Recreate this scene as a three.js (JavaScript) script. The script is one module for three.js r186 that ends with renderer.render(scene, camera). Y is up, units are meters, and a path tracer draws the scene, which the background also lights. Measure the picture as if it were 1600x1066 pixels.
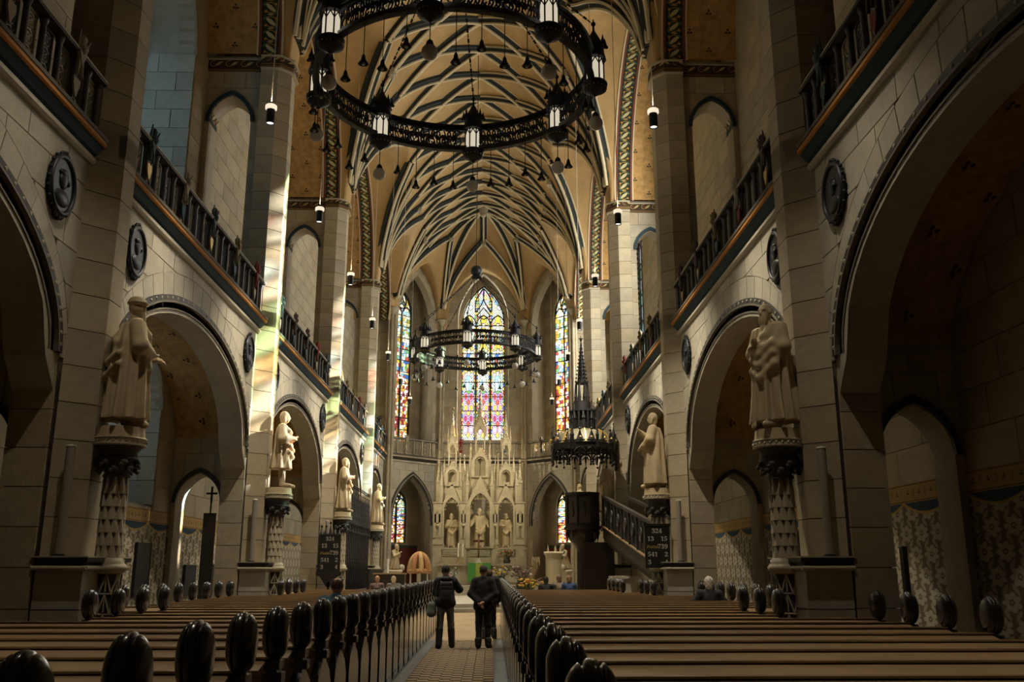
import * as THREE from 'three';
import { mergeGeometries } from 'three/addons/utils/BufferGeometryUtils.js';
import { RectAreaLightUniformsLib } from 'three/addons/lights/RectAreaLightUniformsLib.js';
RectAreaLightUniformsLib.init();

// ---------------------------------------------------------------- camera, sky, sun, exposure
const scene = new THREE.Scene();
const renderer = new THREE.WebGLRenderer({ antialias: true });
renderer.toneMapping = THREE.LinearToneMapping;
renderer.toneMappingExposure = 1.0;
renderer.shadowMap.enabled = true;
const camera = new THREE.PerspectiveCamera(2 * Math.atan(533 / 1430) * 180 / Math.PI, 1600 / 1066, 0.1, 300);
camera.rotation.order = 'YXZ';
camera.position.set(0.63, 1.65, 0);
camera.rotation.set(Math.atan(356.6 / 1430), -1.2283 * Math.PI / 180, 0);
scene.background = new THREE.Color().setRGB(1.9, 2.05, 2.1);
const sun = new THREE.DirectionalLight(new THREE.Color().setRGB(1, 0.98, 0.93), 44);
sun.position.set(5 + 0.814 * 60, 6 + 0.407 * 60, -30 - 0.415 * 60);
sun.target.position.set(5, 6, -30);
sun.castShadow = true; sun.shadow.radius = 1.6;
Object.assign(sun.shadow.camera, { left: -40, right: 40, top: 40, bottom: -40, near: 1, far: 140 });
sun.shadow.mapSize.set(2048, 2048);
sun.name = 'sun_light';
scene.add(sun, sun.target);

// daylight entering through the windows: one soft area light just inside each glazed opening
for (const [x, y, z, w, h, dx, dy, dz, c, k] of [
  [0, 14.3, -58.4, 2.7, 9.6, 0, -0.05, 1, [0.95, 1, 0.92], 5], [-5.0, 13.4, -56.7, 1.5, 8.2, 1, -0.05, 1, [1, 0.97, 0.85], 1.2], [5.0, 13.4, -56.7, 1.5, 8.2, -1, -0.05, 1, [1, 0.97, 0.82], 1.6],
  [7.7, 14, -32.2, 2.3, 8, -1, -0.1, 0, [1, 0.96, 0.87], 11], [7.7, 14, -42.9, 2.3, 8, -1, -0.1, 0, [1, 0.96, 0.87], 11], [7.7, 14, -52.3, 1.8, 8, -1, -0.1, 0, [1, 0.96, 0.87], 11],
  [-9.45, 13.0, -21.5, 3.5, 6, 1, -0.1, 0, [0.45, 0.72, 1], 0.4], [-9.4, 5.0, -21.5, 3.3, 2.2, 1, -0.2, 0, [0.75, 0.9, 1], 0.4],
]) { const l = new THREE.RectAreaLight(new THREE.Color().setRGB(...c), k, w, h); l.position.set(x, y, z); l.lookAt(x + dx, y + dy, z + dz); l.name = 'window_daylight'; scene.add(l); }
const DOWN = [90, 52, 160, 205, 220, 225, 230, 220, 190], UP = [2, 3, 7, 9, 10, 10, 8, 6, 5]; // pendant lamps: down and up, candela, from the camera to the altar
// ---------------------------------------------------------------- helpers
let seed = 7;
const rnd = () => { seed = (seed + 0x6d2b79f5) | 0; let t = Math.imul(seed ^ (seed >>> 15), 1 | seed); t = (t + Math.imul(t ^ (t >>> 7), 61 | t)) ^ t; return ((t ^ (t >>> 14)) >>> 0) / 4294967296; };
const rr = (a, b) => a + (b - a) * rnd();
const pick = (a) => a[Math.floor(rnd() * a.length) % a.length];
const { sin, cos, PI, sqrt, abs, min, max, floor, atan2, hypot } = Math;
const V3 = (x, y, z) => new THREE.Vector3(x, y, z);
const names = {};
function numbered(n) { if (!(n in names)) { names[n] = 0; return n; } names[n]++; return n + '_' + String(names[n]).padStart(3, '0'); }
function tag(o, label, category, group) { o.userData.label = label; o.userData.category = category; if (group) o.userData.group = group; return o; }
function thing(name, label, category, pos = [0, 0, 0], turn = 0, group) {
  const o = new THREE.Group(); o.name = numbered(name); o.position.set(...pos); o.rotation.y = turn; scene.add(o);
  return tag(o, label, category, group);
}
function struct(name, pos = [0, 0, 0], turn = 0, label, category) {
  const o = new THREE.Group(); o.name = numbered(name); o.position.set(...pos); o.rotation.y = turn; o.userData.kind = 'structure'; scene.add(o);
  if (label) tag(o, label, category || 'wall');
  return o;
}
function part(name, geo, mat, parent, x = 0, y = 0, z = 0, ry = 0) {
  const m = new THREE.Mesh(Array.isArray(geo) ? merge(geo) : geo, mat); m.name = name; m.position.set(x, y, z); if (ry) m.rotation.y = ry;
  m.castShadow = m.receiveShadow = true; parent.add(m); return m;
}
const merge = (list) => mergeGeometries(list.map((g) => { g = g.index ? g.toNonIndexed() : g; for (const k of Object.keys(g.attributes)) if (!['position', 'normal', 'uv'].includes(k)) g.deleteAttribute(k); return g; }));
const cache = new Map();
const memo = (key, make) => { if (!cache.has(key)) cache.set(key, make()); return cache.get(key); };
// box with texture coordinates in metres
function bx(w, h, d, x = 0, y = 0, z = 0) {
  const g = new THREE.BoxGeometry(w, h, d), uv = g.attributes.uv, n = g.attributes.normal;
  for (let i = 0; i < uv.count; i++) {
    const nx = abs(n.getX(i)), ny = abs(n.getY(i));
    uv.setXY(i, uv.getX(i) * (nx > 0.5 ? d : w), uv.getY(i) * (ny > 0.5 ? d : h));
  }
  return g.translate(x, y, z);
}
const mbx = (w, h, d) => memo('b' + [w, h, d].map((v) => v.toFixed(3)), () => bx(w, h, d));
const cyl = (r1, r2, h, x = 0, y = 0, z = 0, n = 14) => new THREE.CylinderGeometry(r1, r2, h, n).translate(x, y, z);
const sph = (r, x = 0, y = 0, z = 0, n = 14, sx = 1, sy = 1, sz = 1) => new THREE.SphereGeometry(r, n, max(6, floor(n * 0.7))).scale(sx, sy, sz).translate(x, y, z);
const lathe = (pts, n = 20) => new THREE.LatheGeometry(pts.map((p) => new THREE.Vector2(p[0], p[1])), n);
const shapeOf = (pts) => new THREE.Shape(pts.map((p) => new THREE.Vector2(p[0], p[1])));
const extr = (shape, depth, z = 0) => new THREE.ExtrudeGeometry(shape, { depth, bevelEnabled: false, curveSegments: 10 }).translate(0, 0, z);
function rod(a, b, r1, r2 = r1, n = 8) {
  const d = V3(b[0] - a[0], b[1] - a[1], b[2] - a[2]), L = d.length(), g = new THREE.CylinderGeometry(r2, r1, L, n);
  g.applyQuaternion(new THREE.Quaternion().setFromUnitVectors(V3(0, 1, 0), d.normalize()));
  return g.translate((a[0] + b[0]) / 2, (a[1] + b[1]) / 2, (a[2] + b[2]) / 2);
}
// sweep a closed 2-D profile (side, up) along a polyline of points, with side given by the path's horizontal normal
function sweep(pts, prof, close = true) {
  const P = [], I = [], UV = [], n = prof.length; let run = 0;
  for (let i = 0; i < pts.length; i++) {
    const t = pts[min(i + 1, pts.length - 1)].clone().sub(pts[max(i - 1, 0)]).normalize();
    let s = V3(0, 1, 0).cross(t); if (s.length() < 0.02) s = V3(1, 0, 0); s.normalize();
    const u = t.clone().cross(s).normalize();
    if (i) run += pts[i].distanceTo(pts[i - 1]);
    for (let k = 0; k < n; k++) { const q = pts[i].clone().addScaledVector(s, prof[k][0]).addScaledVector(u, prof[k][1]); P.push(q.x, q.y, q.z); UV.push(k / n, run); }
  }
  for (let i = 0; i < pts.length - 1; i++) for (let k = 0; k < (close ? n : n - 1); k++) {
    const a = i * n + k, b = i * n + (k + 1) % n, c = a + n, d = b + n; I.push(a, b, c, b, d, c);
  }
  if (close) for (let k = 1; k < n - 1; k++) { const e = (pts.length - 1) * n; I.push(0, k + 1, k, e, e + k, e + k + 1); }
  const g = new THREE.BufferGeometry(); g.setAttribute('position', new THREE.Float32BufferAttribute(P, 3)); g.setAttribute('uv', new THREE.Float32BufferAttribute(UV, 2)); g.setIndex(I);
  const f = g.toNonIndexed(); f.computeVertexNormals(); return f;
}
const ORD = ['first', 'second', 'third', 'fourth', 'fifth', 'sixth', 'seventh', 'eighth', 'ninth', 'tenth', 'eleventh', 'twelfth', 'thirteenth', 'fourteenth', 'fifteenth', 'sixteenth', 'seventeenth', 'eighteenth', 'nineteenth', 'twentieth', 'twenty-first', 'twenty-second', 'twenty-third', 'twenty-fourth', 'twenty-fifth', 'twenty-sixth', 'twenty-seventh', 'twenty-eighth', 'twenty-ninth', 'thirtieth', 'thirty-first', 'thirty-second'];

// ---------------------------------------------------------------- textures
function hash2(x, y, s) { let h = Math.imul(x | 0, 374761393) ^ Math.imul(y | 0, 668265263) ^ Math.imul(s | 0, 1442695041); h = Math.imul(h ^ (h >>> 13), 1274126177); return ((h ^ (h >>> 16)) >>> 0) / 4294967296; }
function vnoise(x, y, per, s) {
  const xi = floor(x), yi = floor(y), fx = x - xi, fy = y - yi, w = (v) => ((v % per) + per) % per, sx = fx * fx * (3 - 2 * fx), sy = fy * fy * (3 - 2 * fy);
  const a = hash2(w(xi), w(yi), s), b = hash2(w(xi + 1), w(yi), s), c = hash2(w(xi), w(yi + 1), s), d = hash2(w(xi + 1), w(yi + 1), s);
  return a + (b - a) * sx + (c - a) * sy + (a - b - c + d) * sx * sy;
}
function noiseTex(size, fn, metres, color = true) {
  const d = new Uint8Array(size * size * 4);
  for (let y = 0; y < size; y++) for (let x = 0; x < size; x++) { const c = fn(x / size, y / size), i = (y * size + x) * 4; for (let k = 0; k < 3; k++) d[i + k] = max(0, min(255, 255 * (c.length ? c[k] : c))); d[i + 3] = 255; }
  const t = new THREE.DataTexture(d, size, size); t.wrapS = t.wrapT = THREE.RepeatWrapping; t.magFilter = THREE.LinearFilter; if (color) t.colorSpace = THREE.SRGBColorSpace; t.repeat.set(1 / metres[0], 1 / metres[1]); t.needsUpdate = true; return t;
}
function canvasTex(w, h, draw, metres, wrap = true) {
  const c = document.createElement('canvas'); c.width = w; c.height = h; draw(c.getContext('2d'), w, h);
  const t = new THREE.CanvasTexture(c); t.colorSpace = THREE.SRGBColorSpace; if (wrap) t.wrapS = t.wrapT = THREE.RepeatWrapping; if (metres) t.repeat.set(1 / metres[0], 1 / metres[1]); return t;
}
const fbm = (u, v, f, s) => 0.5 * vnoise(u * f, v * f, f, s) + 0.3 * vnoise(u * f * 2, v * f * 2, f * 2, s + 1) + 0.2 * vnoise(u * f * 5, v * f * 5, f * 5, s + 2);
const stoneTex = noiseTex(256, (u, v) => { const a = 0.80 + 0.14 * fbm(u, v, 4, 1) + 0.07 * fbm(u, v, 24, 5); return [a, a * (0.985 + 0.02 * vnoise(u * 6, v * 6, 6, 9)), a * (0.95 + 0.06 * vnoise(u * 5, v * 5, 5, 11))]; }, [1.7, 1.7]);
const stoneBump = noiseTex(256, (u, v) => 0.4 * fbm(u, v, 8, 21) + 0.6 * fbm(u, v, 40, 23), [0.9, 0.9], false);
const woodTex = noiseTex(256, (u, v) => { const g = vnoise(u * 5, v * 70, 70, 31) * 0.6 + vnoise(u * 12, v * 140, 140, 32) * 0.4, p = fbm(u, v, 3, 33); const a = 0.62 + 0.26 * g + 0.18 * p; return [a, a * 0.97, a * 0.93]; }, [1.6, 0.55]);
const plasterTex = noiseTex(256, (u, v) => { const a = 0.78 + 0.2 * fbm(u, v, 3, 41) + 0.06 * fbm(u, v, 20, 43); return [a, a * 0.98, a * 0.93]; }, [3.1, 3.1]);
const leaf = (c, x, y, L, a, col) => { c.save(); c.translate(x, y); c.rotate(a); c.fillStyle = col; c.beginPath(); c.moveTo(-L / 2, 0); c.quadraticCurveTo(0, -L * 0.3, L / 2, 0); c.quadraticCurveTo(0, L * 0.3, -L / 2, 0); c.fill(); c.restore(); };
const trefoil = (c, x, y, r, col) => { c.fillStyle = col; for (const a of [PI / 2, PI / 2 + 2.1, PI / 2 - 2.1]) { c.beginPath(); c.arc(x + cos(a) * r, y - sin(a) * r, r * 0.62, 0, 7); c.fill(); } c.fillRect(x - r * 0.15, y, r * 0.3, r * 1.6); };
const foliateTex = canvasTex(128, 384, (c, w, h) => {
  c.fillStyle = '#20281c'; c.fillRect(0, 0, w, h);
  for (let k = 0; k < 4; k++) { const y = 48 + k * 96; c.strokeStyle = '#9a7d3a'; c.lineWidth = 6; c.beginPath(); c.arc(64, y, 36, 0.4, 5.4); c.stroke(); leaf(c, 64, y, 96, -0.7, '#b9b083'); leaf(c, 26, y + 30, 44, 0.9, '#4e6a52'); leaf(c, 102, y - 26, 44, 0.6, '#4e6a52'); c.fillStyle = '#c68a2c'; c.beginPath(); c.arc(100, y + 26, 8, 0, 7); c.arc(28, y - 24, 8, 0, 7); c.fill(); leaf(c, 64, y + 46, 50, 0.1, '#a58f55'); }
  c.strokeStyle = '#c9bb98'; c.lineWidth = 6; c.strokeRect(-3, -10, w + 6, h + 20);
}, [0.55, 1.65]);
const trefoilTex = canvasTex(256, 256, (c, w, h) => { c.fillStyle = '#b08a52'; c.fillRect(0, 0, w, h); for (let i = 0; i < 500; i++) { c.fillStyle = pick(['rgba(90,60,30,.06)', 'rgba(220,180,120,.07)']); c.beginPath(); c.arc(rnd() * w, rnd() * h, rr(4, 26), 0, 7); c.fill(); } for (const [x, y] of [[64, 64], [192, 192]]) trefoil(c, x, y, 13, '#3c3020'); }, [1.15, 1.15]);
const friezeTex = canvasTex(256, 128, (c, w, h) => { c.fillStyle = '#3b2b1c'; c.fillRect(0, 0, w, h); c.fillStyle = '#8d6b3a'; c.fillRect(0, 4, w, 8); c.fillRect(0, h - 12, w, 8); for (let k = 0; k < 2; k++) { const x = 64 + k * 128; c.strokeStyle = '#a5884e'; c.lineWidth = 6; c.beginPath(); c.arc(x - 20, 64, 26, 0, 5); c.stroke(); leaf(c, x + 24, 64, 74, -0.6, '#b4a06a'); leaf(c, x - 20, 64, 30, 0.5, '#8d3b24'); } }, [0.9, 0.45]);
const makeCurtain = (ground, motif, sprig) => canvasTex(512, 832, (c, w, h) => {
  c.fillStyle = ground; c.fillRect(0, 0, w, h);
  const mx = w / 6, my = h / 8;
  for (let j = -1; j < 9; j++) for (let i = -1; i < 7; i++) {
    const x = (i + (j % 2 ? 0.5 : 0)) * mx + mx / 2, y = j * my + my / 2; c.fillStyle = motif;
    for (let a = 0; a < 7; a++) { const t = a / 7 * 2 * PI + 0.4; c.beginPath(); c.ellipse(x + cos(t) * 23, y + sin(t) * 29, 15, 12, t, 0, 7); c.fill(); }
    c.fillStyle = ground; c.beginPath(); c.arc(x, y, 9, 0, 7); c.fill(); c.fillStyle = motif; c.beginPath(); c.arc(x, y, 5, 0, 7); c.fill();
    leaf(c, x - mx / 4, y + my / 2, 56, 1.1, sprig); leaf(c, x + mx / 4, y + my / 2, 56, -1.1, sprig);
  }
  // top hem: blue valance between gold scallops
  for (let k = 0; k < 2; k++) { const x = k * w / 2; c.fillStyle = '#2f4656'; c.beginPath(); c.moveTo(x, 0); c.quadraticCurveTo(x + w / 4, 110, x + w / 2, 0); c.fill(); c.strokeStyle = '#b89a52'; c.lineWidth = 12; c.beginPath(); c.moveTo(x, 2); c.quadraticCurveTo(x + w / 4, 112, x + w / 2, 2); c.stroke(); }
}, [3.4, 2.75]);
const curtainTex = makeCurtain('#6f6450', '#b1a993', '#a59c84');
const borderTex = canvasTex(512, 96, (c, w, h) => { c.fillStyle = '#a98a4e'; c.fillRect(0, 0, w, h); c.fillStyle = '#6b4a26'; c.fillRect(0, 4, w, 5); c.fillRect(0, h - 10, w, 5); for (let k = 0; k < 4; k++) { const x = 64 + k * 128; trefoil(c, x, 46, 9, '#4c331c'); c.strokeStyle = '#5b4426'; c.lineWidth = 4; c.beginPath(); c.ellipse(x + 64, 48, 9, 16, 0, 0, 7); c.stroke(); } }, [1.7, 0.32]);
// stained glass: leaded cells of flat colour
function glassTex(w, h, cell, pal, s, motif) {
  return canvasTex(w, h, (c) => {
    const img = c.createImageData(w, h), pts = new Map(), nx = floor(w / cell), ny = floor(h / cell), cols = pal.map((p) => new THREE.Color(p).convertLinearToSRGB()).map((q) => [q.r * 255, q.g * 255, q.b * 255]);
    for (let j = -1; j <= ny; j++) for (let i = -1; i <= nx; i++) pts.set(i + ',' + j, [(i + 0.15 + 0.7 * hash2(i, j, s)) * cell, (j + 0.15 + 0.7 * hash2(i, j, s + 1)) * cell, floor(hash2(i, j, s + 2) * cols.length), hash2(i, j, s + 3)]);
    for (let y = 0; y < h; y++) for (let x = 0; x < w; x++) {
      let d1 = 1e9, d2 = 1e9, best = null; const ci = floor(x / cell), cj = floor(y / cell);
      for (let j = cj - 1; j <= cj + 1; j++) for (let i = ci - 1; i <= ci + 1; i++) { const p = pts.get(i + ',' + j); if (!p) continue; const d = hypot(x - p[0], y - p[1]); if (d < d1) { d2 = d1; d1 = d; best = p; } else if (d < d2) d2 = d; }
      const o = (y * w + x) * 4, lead = d2 - d1 < cell * 0.09; let col = cols[motif ? motif(best[0] / w, best[1] / h, best[2], best[3]) % cols.length : best[2]];
      for (let k = 0; k < 3; k++) img.data[o + k] = lead ? 14 : col[k] * (0.8 + 0.25 * best[3]); img.data[o + 3] = 255;
    }
    c.putImageData(img, 0, 0);
  }, null, false);
}
const cathedral = ['#ece2ba', '#f4eacc', '#dfb040', '#c0503c', '#4a74bc', '#94bfdc', '#a266b0', '#6c9a5e', '#ecd0da', '#f6f1e4', '#d6e1f0', '#a03038'];
// the big window: three lights, each with a gilt border, canopies, figures and a carpet of roundels, over pale leaded quarries
const apseGlass = canvasTex(768, 1792, (c, w, h) => {
  const L = w / 3, dot = (x, y, rx, ry, f) => { c.fillStyle = f; c.beginPath(); c.ellipse(x, y, rx, ry, 0, 0, 7); c.fill(); c.stroke(); }, tri = (x, y, a, b, f) => { c.fillStyle = f; c.beginPath(); c.moveTo(x - a, y); c.lineTo(x, y - b); c.lineTo(x + a, y); c.closePath(); c.fill(); c.stroke(); };
  c.fillStyle = '#e9e6d4'; c.fillRect(0, 0, w, h); c.lineWidth = 5; c.strokeStyle = '#16161a';
  const q = 34; for (let j = 0; j < h / q; j++) for (let i = 0; i < w / q; i++) { c.fillStyle = ['#e6e3cf', '#d9dcc4', '#f1ecd8', '#cfd9cf', '#e8d9a8', '#dfe3e6', '#c9d6b8'][floor(hash2(i, j, 5) * 7)]; c.beginPath(); c.moveTo(i * q + q / 2, j * q); c.lineTo(i * q + q, j * q + q / 2); c.lineTo(i * q + q / 2, j * q + q); c.lineTo(i * q, j * q + q / 2); c.closePath(); c.fill(); c.stroke(); }
  for (let k = 0; k < 3; k++) { const x = (k + 0.5) * L;
    for (let y = 0; y < h; y += 44) for (const s of [-1, 1]) { c.fillStyle = y % 88 ? '#d9b24a' : ['#b8493a', '#4c6fae', '#6f9a58'][(y / 44 + k) % 3 | 0]; c.fillRect(x + s * (L / 2 - 18) - 12, y, 24, 40); c.strokeRect(x + s * (L / 2 - 18) - 12, y, 24, 40); }
    for (let t = 0; t < 4; t++) dot(x + (t % 2 ? 24 : -24), 70 + t * 62, 34, 30, ['#b88cc0', '#e8c46a', '#8fb0d8', '#e9d0dc'][t]);
    for (const [y, col1, col2] of [[560, '#dfe3d0', '#d8a83a'], [860, '#4d74b8', '#b8493a'], [1120, '#93b7d6', '#e9e6da']]) { tri(x, y - 120, 70, 110, '#dfb548'); tri(x - 52, y - 96, 26, 70, '#cfae58'); tri(x + 52, y - 96, 26, 70, '#cfae58'); dot(x, y + 30, 56, 108, k === 1 ? col2 : col1); dot(x - 20, y + 56, 24, 74, k === 1 ? col1 : col2); dot(x, y - 88, 24, 28, '#ecd2b8'); dot(x + 34, y - 8, 18, 44, '#c9d0b0'); dot(x, y + 128, 74, 18, '#6c9a5e'); }
    for (let r = 0; r < 4; r++) for (const s of [-1, 1]) { const y = 1300 + r * 124; dot(x + s * 48, y, 44, 54, r % 2 ? '#dfa8c4' : '#b98fc4'); dot(x + s * 48, y, 24, 32, ['#c2503f', '#e2b640', '#a8415a', '#e9e2cc'][r]); dot(x, y + 60, 28, 30, r % 2 ? '#e6c05a' : '#c8584a'); }
  }
}, null, false);
const sideGlass = glassTex(256, 1024, 24, cathedral, 13, (u, v, k, r) => v < 0.35 ? [2, 0, 7, 1, 2, 9, 5, 0][floor(r * 8)] : v < 0.6 ? [4, 5, 0, 9, 3, 10, 2, 7][floor(r * 8)] : [3, 2, 11, 0, 2, 8, 3, 1][floor(r * 8)]);
const paleGlass = glassTex(128, 512, 40, ['#f0d488', '#a9d8b8', '#f6f4e8', '#e8bcae', '#b8dce6', '#ffffff', '#c6e6b4', '#f0e4d0', '#dfeef2', '#f0d0a0'], 23);

// ---------------------------------------------------------------- materials
const lin = (r, g, b) => new THREE.Color().setRGB(r, g, b);
const M = {};
const mat = (o) => new THREE.MeshStandardMaterial({ roughness: 0.85, ...o });
M.stone = [[0.50, 0.43, 0.31], [0.46, 0.40, 0.30], [0.54, 0.47, 0.35], [0.48, 0.40, 0.275], [0.45, 0.40, 0.31], [0.52, 0.45, 0.325]].map((c) => mat({ color: lin(...c), map: stoneTex, bumpMap: stoneBump, bumpScale: 0.003 }));
M.pale = [[0.53, 0.50, 0.42], [0.49, 0.465, 0.395], [0.56, 0.53, 0.45]].map((c) => mat({ color: lin(...c), map: stoneTex, bumpMap: stoneBump, bumpScale: 0.003 }));
M.mortar = mat({ color: lin(0.11, 0.09, 0.065) });
M.plaster = mat({ color: lin(0.50, 0.34, 0.155), map: plasterTex });
M.foliate = mat({ map: foliateTex }); M.trefoil = mat({ map: trefoilTex }); M.frieze = mat({ map: friezeTex });
M.curtain = mat({ map: curtainTex, roughness: 0.95 }); M.border = mat({ map: borderTex });
M.ribCream = mat({ color: lin(0.58, 0.50, 0.33) }); M.ribBlue = mat({ color: lin(0.022, 0.028, 0.028) }); M.ribRed = mat({ color: lin(0.17, 0.045, 0.028) });
M.moulding = mat({ color: lin(0.03, 0.029, 0.028), roughness: 0.6 });
M.teal = mat({ color: lin(0.014, 0.04, 0.055) }); M.orange = mat({ color: lin(0.40, 0.17, 0.03) }); M.gold = mat({ color: lin(0.50, 0.34, 0.10), roughness: 0.45, metalness: 0.5 });
M.iron = mat({ color: lin(0.016, 0.017, 0.02), roughness: 0.5, metalness: 0.3 });
M.blackWood = new THREE.MeshPhysicalMaterial({ color: lin(0.013, 0.011, 0.010), roughness: 0.25, clearcoat: 0.8, clearcoatRoughness: 0.15 });
M.darkWood = mat({ color: lin(0.03, 0.022, 0.016), map: woodTex, roughness: 0.5 });
M.pewWood = new THREE.MeshPhysicalMaterial({ color: lin(0.52, 0.375, 0.215), map: woodTex, roughness: 0.36, clearcoat: 0.7, clearcoatRoughness: 0.28 });
M.pewRail = new THREE.MeshPhysicalMaterial({ color: lin(0.54, 0.38, 0.21), map: woodTex, roughness: 0.32, clearcoat: 0.7, clearcoatRoughness: 0.22 });
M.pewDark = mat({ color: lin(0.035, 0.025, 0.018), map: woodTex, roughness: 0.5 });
M.statue = mat({ color: lin(0.60, 0.49, 0.32), map: stoneTex, roughness: 0.8 });
M.retable = mat({ color: lin(0.56, 0.49, 0.35), map: stoneTex, roughness: 0.85 });
M.retableDark = mat({ color: lin(0.10, 0.085, 0.06) });
M.columnDark = mat({ color: lin(0.045, 0.042, 0.038), roughness: 0.6 });
M.colonnette = mat({ color: lin(0.085, 0.08, 0.074), roughness: 0.5 });
M.columnMid = mat({ color: lin(0.16, 0.145, 0.11), roughness: 0.75 });
M.columnLight = mat({ color: lin(0.42, 0.38, 0.28), roughness: 0.75 });
M.bronze = mat({ color: lin(0.022, 0.026, 0.032), roughness: 0.45, metalness: 0.4 });
M.tube = mat({ color: lin(0.30, 0.28, 0.24), roughness: 0.5 });
M.grey = mat({ color: lin(0.13, 0.13, 0.125), roughness: 0.5, metalness: 0.2 });
M.white = mat({ color: lin(0.7, 0.68, 0.62) });
M.glow = mat({ color: lin(0.8, 0.78, 0.7), emissive: lin(1, 0.84, 0.62), emissiveIntensity: 0.95 });
M.lampWhite = mat({ color: lin(0.9, 0.9, 0.9), emissive: lin(1, 0.94, 0.82), emissiveIntensity: 1.6 });
M.lantern = mat({ color: lin(0.8, 0.78, 0.7), emissive: lin(1, 0.88, 0.66), emissiveIntensity: 0.6 });
M.frost = mat({ color: lin(0.62, 0.60, 0.55), roughness: 0.3 });
M.lead = mat({ color: lin(0.02, 0.02, 0.022), roughness: 0.6 });
M.glass = (tex, c = [1, 1, 1]) => new THREE.MeshPhysicalMaterial({ color: lin(...c), map: tex, transmission: 1, thickness: 0, roughness: 0.25, specularIntensity: 0.3 });
M.blueGlass = M.glass(paleGlass, [0.12, 0.2, 0.27]); M.apseGlass = M.glass(apseGlass); M.sideGlass = M.glass(sideGlass); M.paleGlass = M.glass(paleGlass);
M.redDado = mat({ color: lin(0.24, 0.062, 0.035), map: plasterTex }); M.greenTrim = mat({ color: lin(0.05, 0.085, 0.06) });
M.slate = mat({ color: lin(0.12, 0.11, 0.095), map: plasterTex, roughness: 0.5 });
M.tileLight = mat({ color: lin(0.42, 0.33, 0.215), map: plasterTex, roughness: 0.9 }); M.tileDark = mat({ color: lin(0.05, 0.036, 0.027), map: plasterTex, roughness: 0.95 });
M.ebony = mat({ color: lin(0.008, 0.0075, 0.008), roughness: 0.55 });
const col = (r, g, b, rough = 0.8) => memo('c' + [r, g, b, rough], () => mat({ color: lin(r, g, b), roughness: rough }));
// ---------------------------------------------------------------- leaded windows: every pane its own sheet of glass between bars
let winN = 0;
function leadedWindow(win, h, glassM, rows, dv = 0, lights = 3, tracery = true) {
  const u0 = h.uc - h.hw, W = 2 * h.hw, vb = h.vb + dv, apex = h.top(h.uc + 1e-4), H = apex - vb, spring = h.top(h.uc + h.hw * 0.999);
  const uvOf = (g) => { const p = g.attributes.position, uv = g.attributes.uv; for (let i = 0; i < uv.count; i++) uv.setXY(i, (p.getX(i) - u0) / W, (p.getY(i) - vb) / H); return g; };
  const lw = W / lights, headV = tracery ? spring - 0.15 * lw : spring;
  const lTop = (i) => tracery ? pointed(u0 + (i + 0.5) * lw, lw / 2, headV, lw * 0.75) : h.top;
  const pane = (pts) => part('pane', uvOf(new THREE.ShapeGeometry(shapeOf(pts))), glassM, win);
  const bars = [];
  for (let i = 0; i < lights; i++) {
    const a = u0 + i * lw, rh = (headV - vb) / rows;
    for (let j = 0; j < rows; j++) pane([[a, vb + j * rh], [a + lw, vb + j * rh], [a + lw, vb + (j + 1) * rh], [a, vb + (j + 1) * rh]]);
    if (tracery) { const t = lTop(i), c = archPts(t, a + lw / 2, lw / 2, 12); pane([[a, headV], ...c, [a + lw, headV]]); bars.push(sweepFlat(c, 0.045)); }
    if (i) bars.push(bx(0.10, headV - vb, 0.12, a, (vb + headV) / 2, 0.02));
  }
  for (let j = 0; j <= rows; j++) bars.push(bx(W, 0.045, 0.05, h.uc, vb + (headV - vb) * j / rows, 0.02));
  // head above the lights
  const n = 36, up = [], dn = [];
  for (let k = 0; k <= n; k++) { const u = u0 + W * (0.0005 + 0.999 * k / n); const t = tracery ? lTop(min(lights - 1, floor((u - u0) / lw)))(u) : headV; up.push([u, h.top(u)]); dn.push([u, min(h.top(u), max(headV, t))]); }
  for (const [s, e] of [[0, n / 2], [n / 2, n]]) pane([...dn.slice(s, e + 1), ...up.slice(s, e + 1).reverse()]);
  bars.push(sweepFlat(up, 0.08), bx(0.1, headV - vb, 0.12, u0, (vb + headV) / 2, 0.02), bx(0.1, headV - vb, 0.12, u0 + W, (vb + headV) / 2, 0.02));
  if (tracery) { // two leaf-shaped lights and a lozenge between them
    const c = h.uc, b0 = headV + lw * 0.72, hh = apex - b0;
    for (const s of [-1, 1]) {
      const leafL = [], leafR = []; for (let k = 0; k <= 10; k++) { const t = k / 10, w = 0.21 * W * sin(PI * t) * 0.85; leafL.push([c + s * (0.02 + 0.23 * W * (1 - t) * 0.75) - w * 0.45, b0 + hh * 0.12 + hh * 0.8 * t]); leafR.push([c + s * (0.02 + 0.23 * W * (1 - t) * 0.75) + w * 0.45, b0 + hh * 0.12 + hh * 0.8 * t]); }
      bars.push(sweepFlat(leafL, 0.045), sweepFlat(leafR, 0.045));
    }
    bars.push(sweepFlat([[c - 0.16 * W, b0], [c, b0 + hh * 0.28], [c + 0.16 * W, b0], [c, b0 - hh * 0.12], [c - 0.16 * W, b0]], 0.04));
  }
  part('tracery', merge(bars), M.lead, win);
}
function sweepFlat(pts, r) {
  const out = []; for (let i = 0; i < pts.length - 1; i++) { const a = pts[i], b = pts[i + 1]; if (hypot(a[0] - b[0], a[1] - b[1]) < 1e-3) continue; out.push(rod([a[0], a[1], 0.02], [b[0], b[1], 0.02], r, r, 6)); }
  return merge(out);
}

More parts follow.
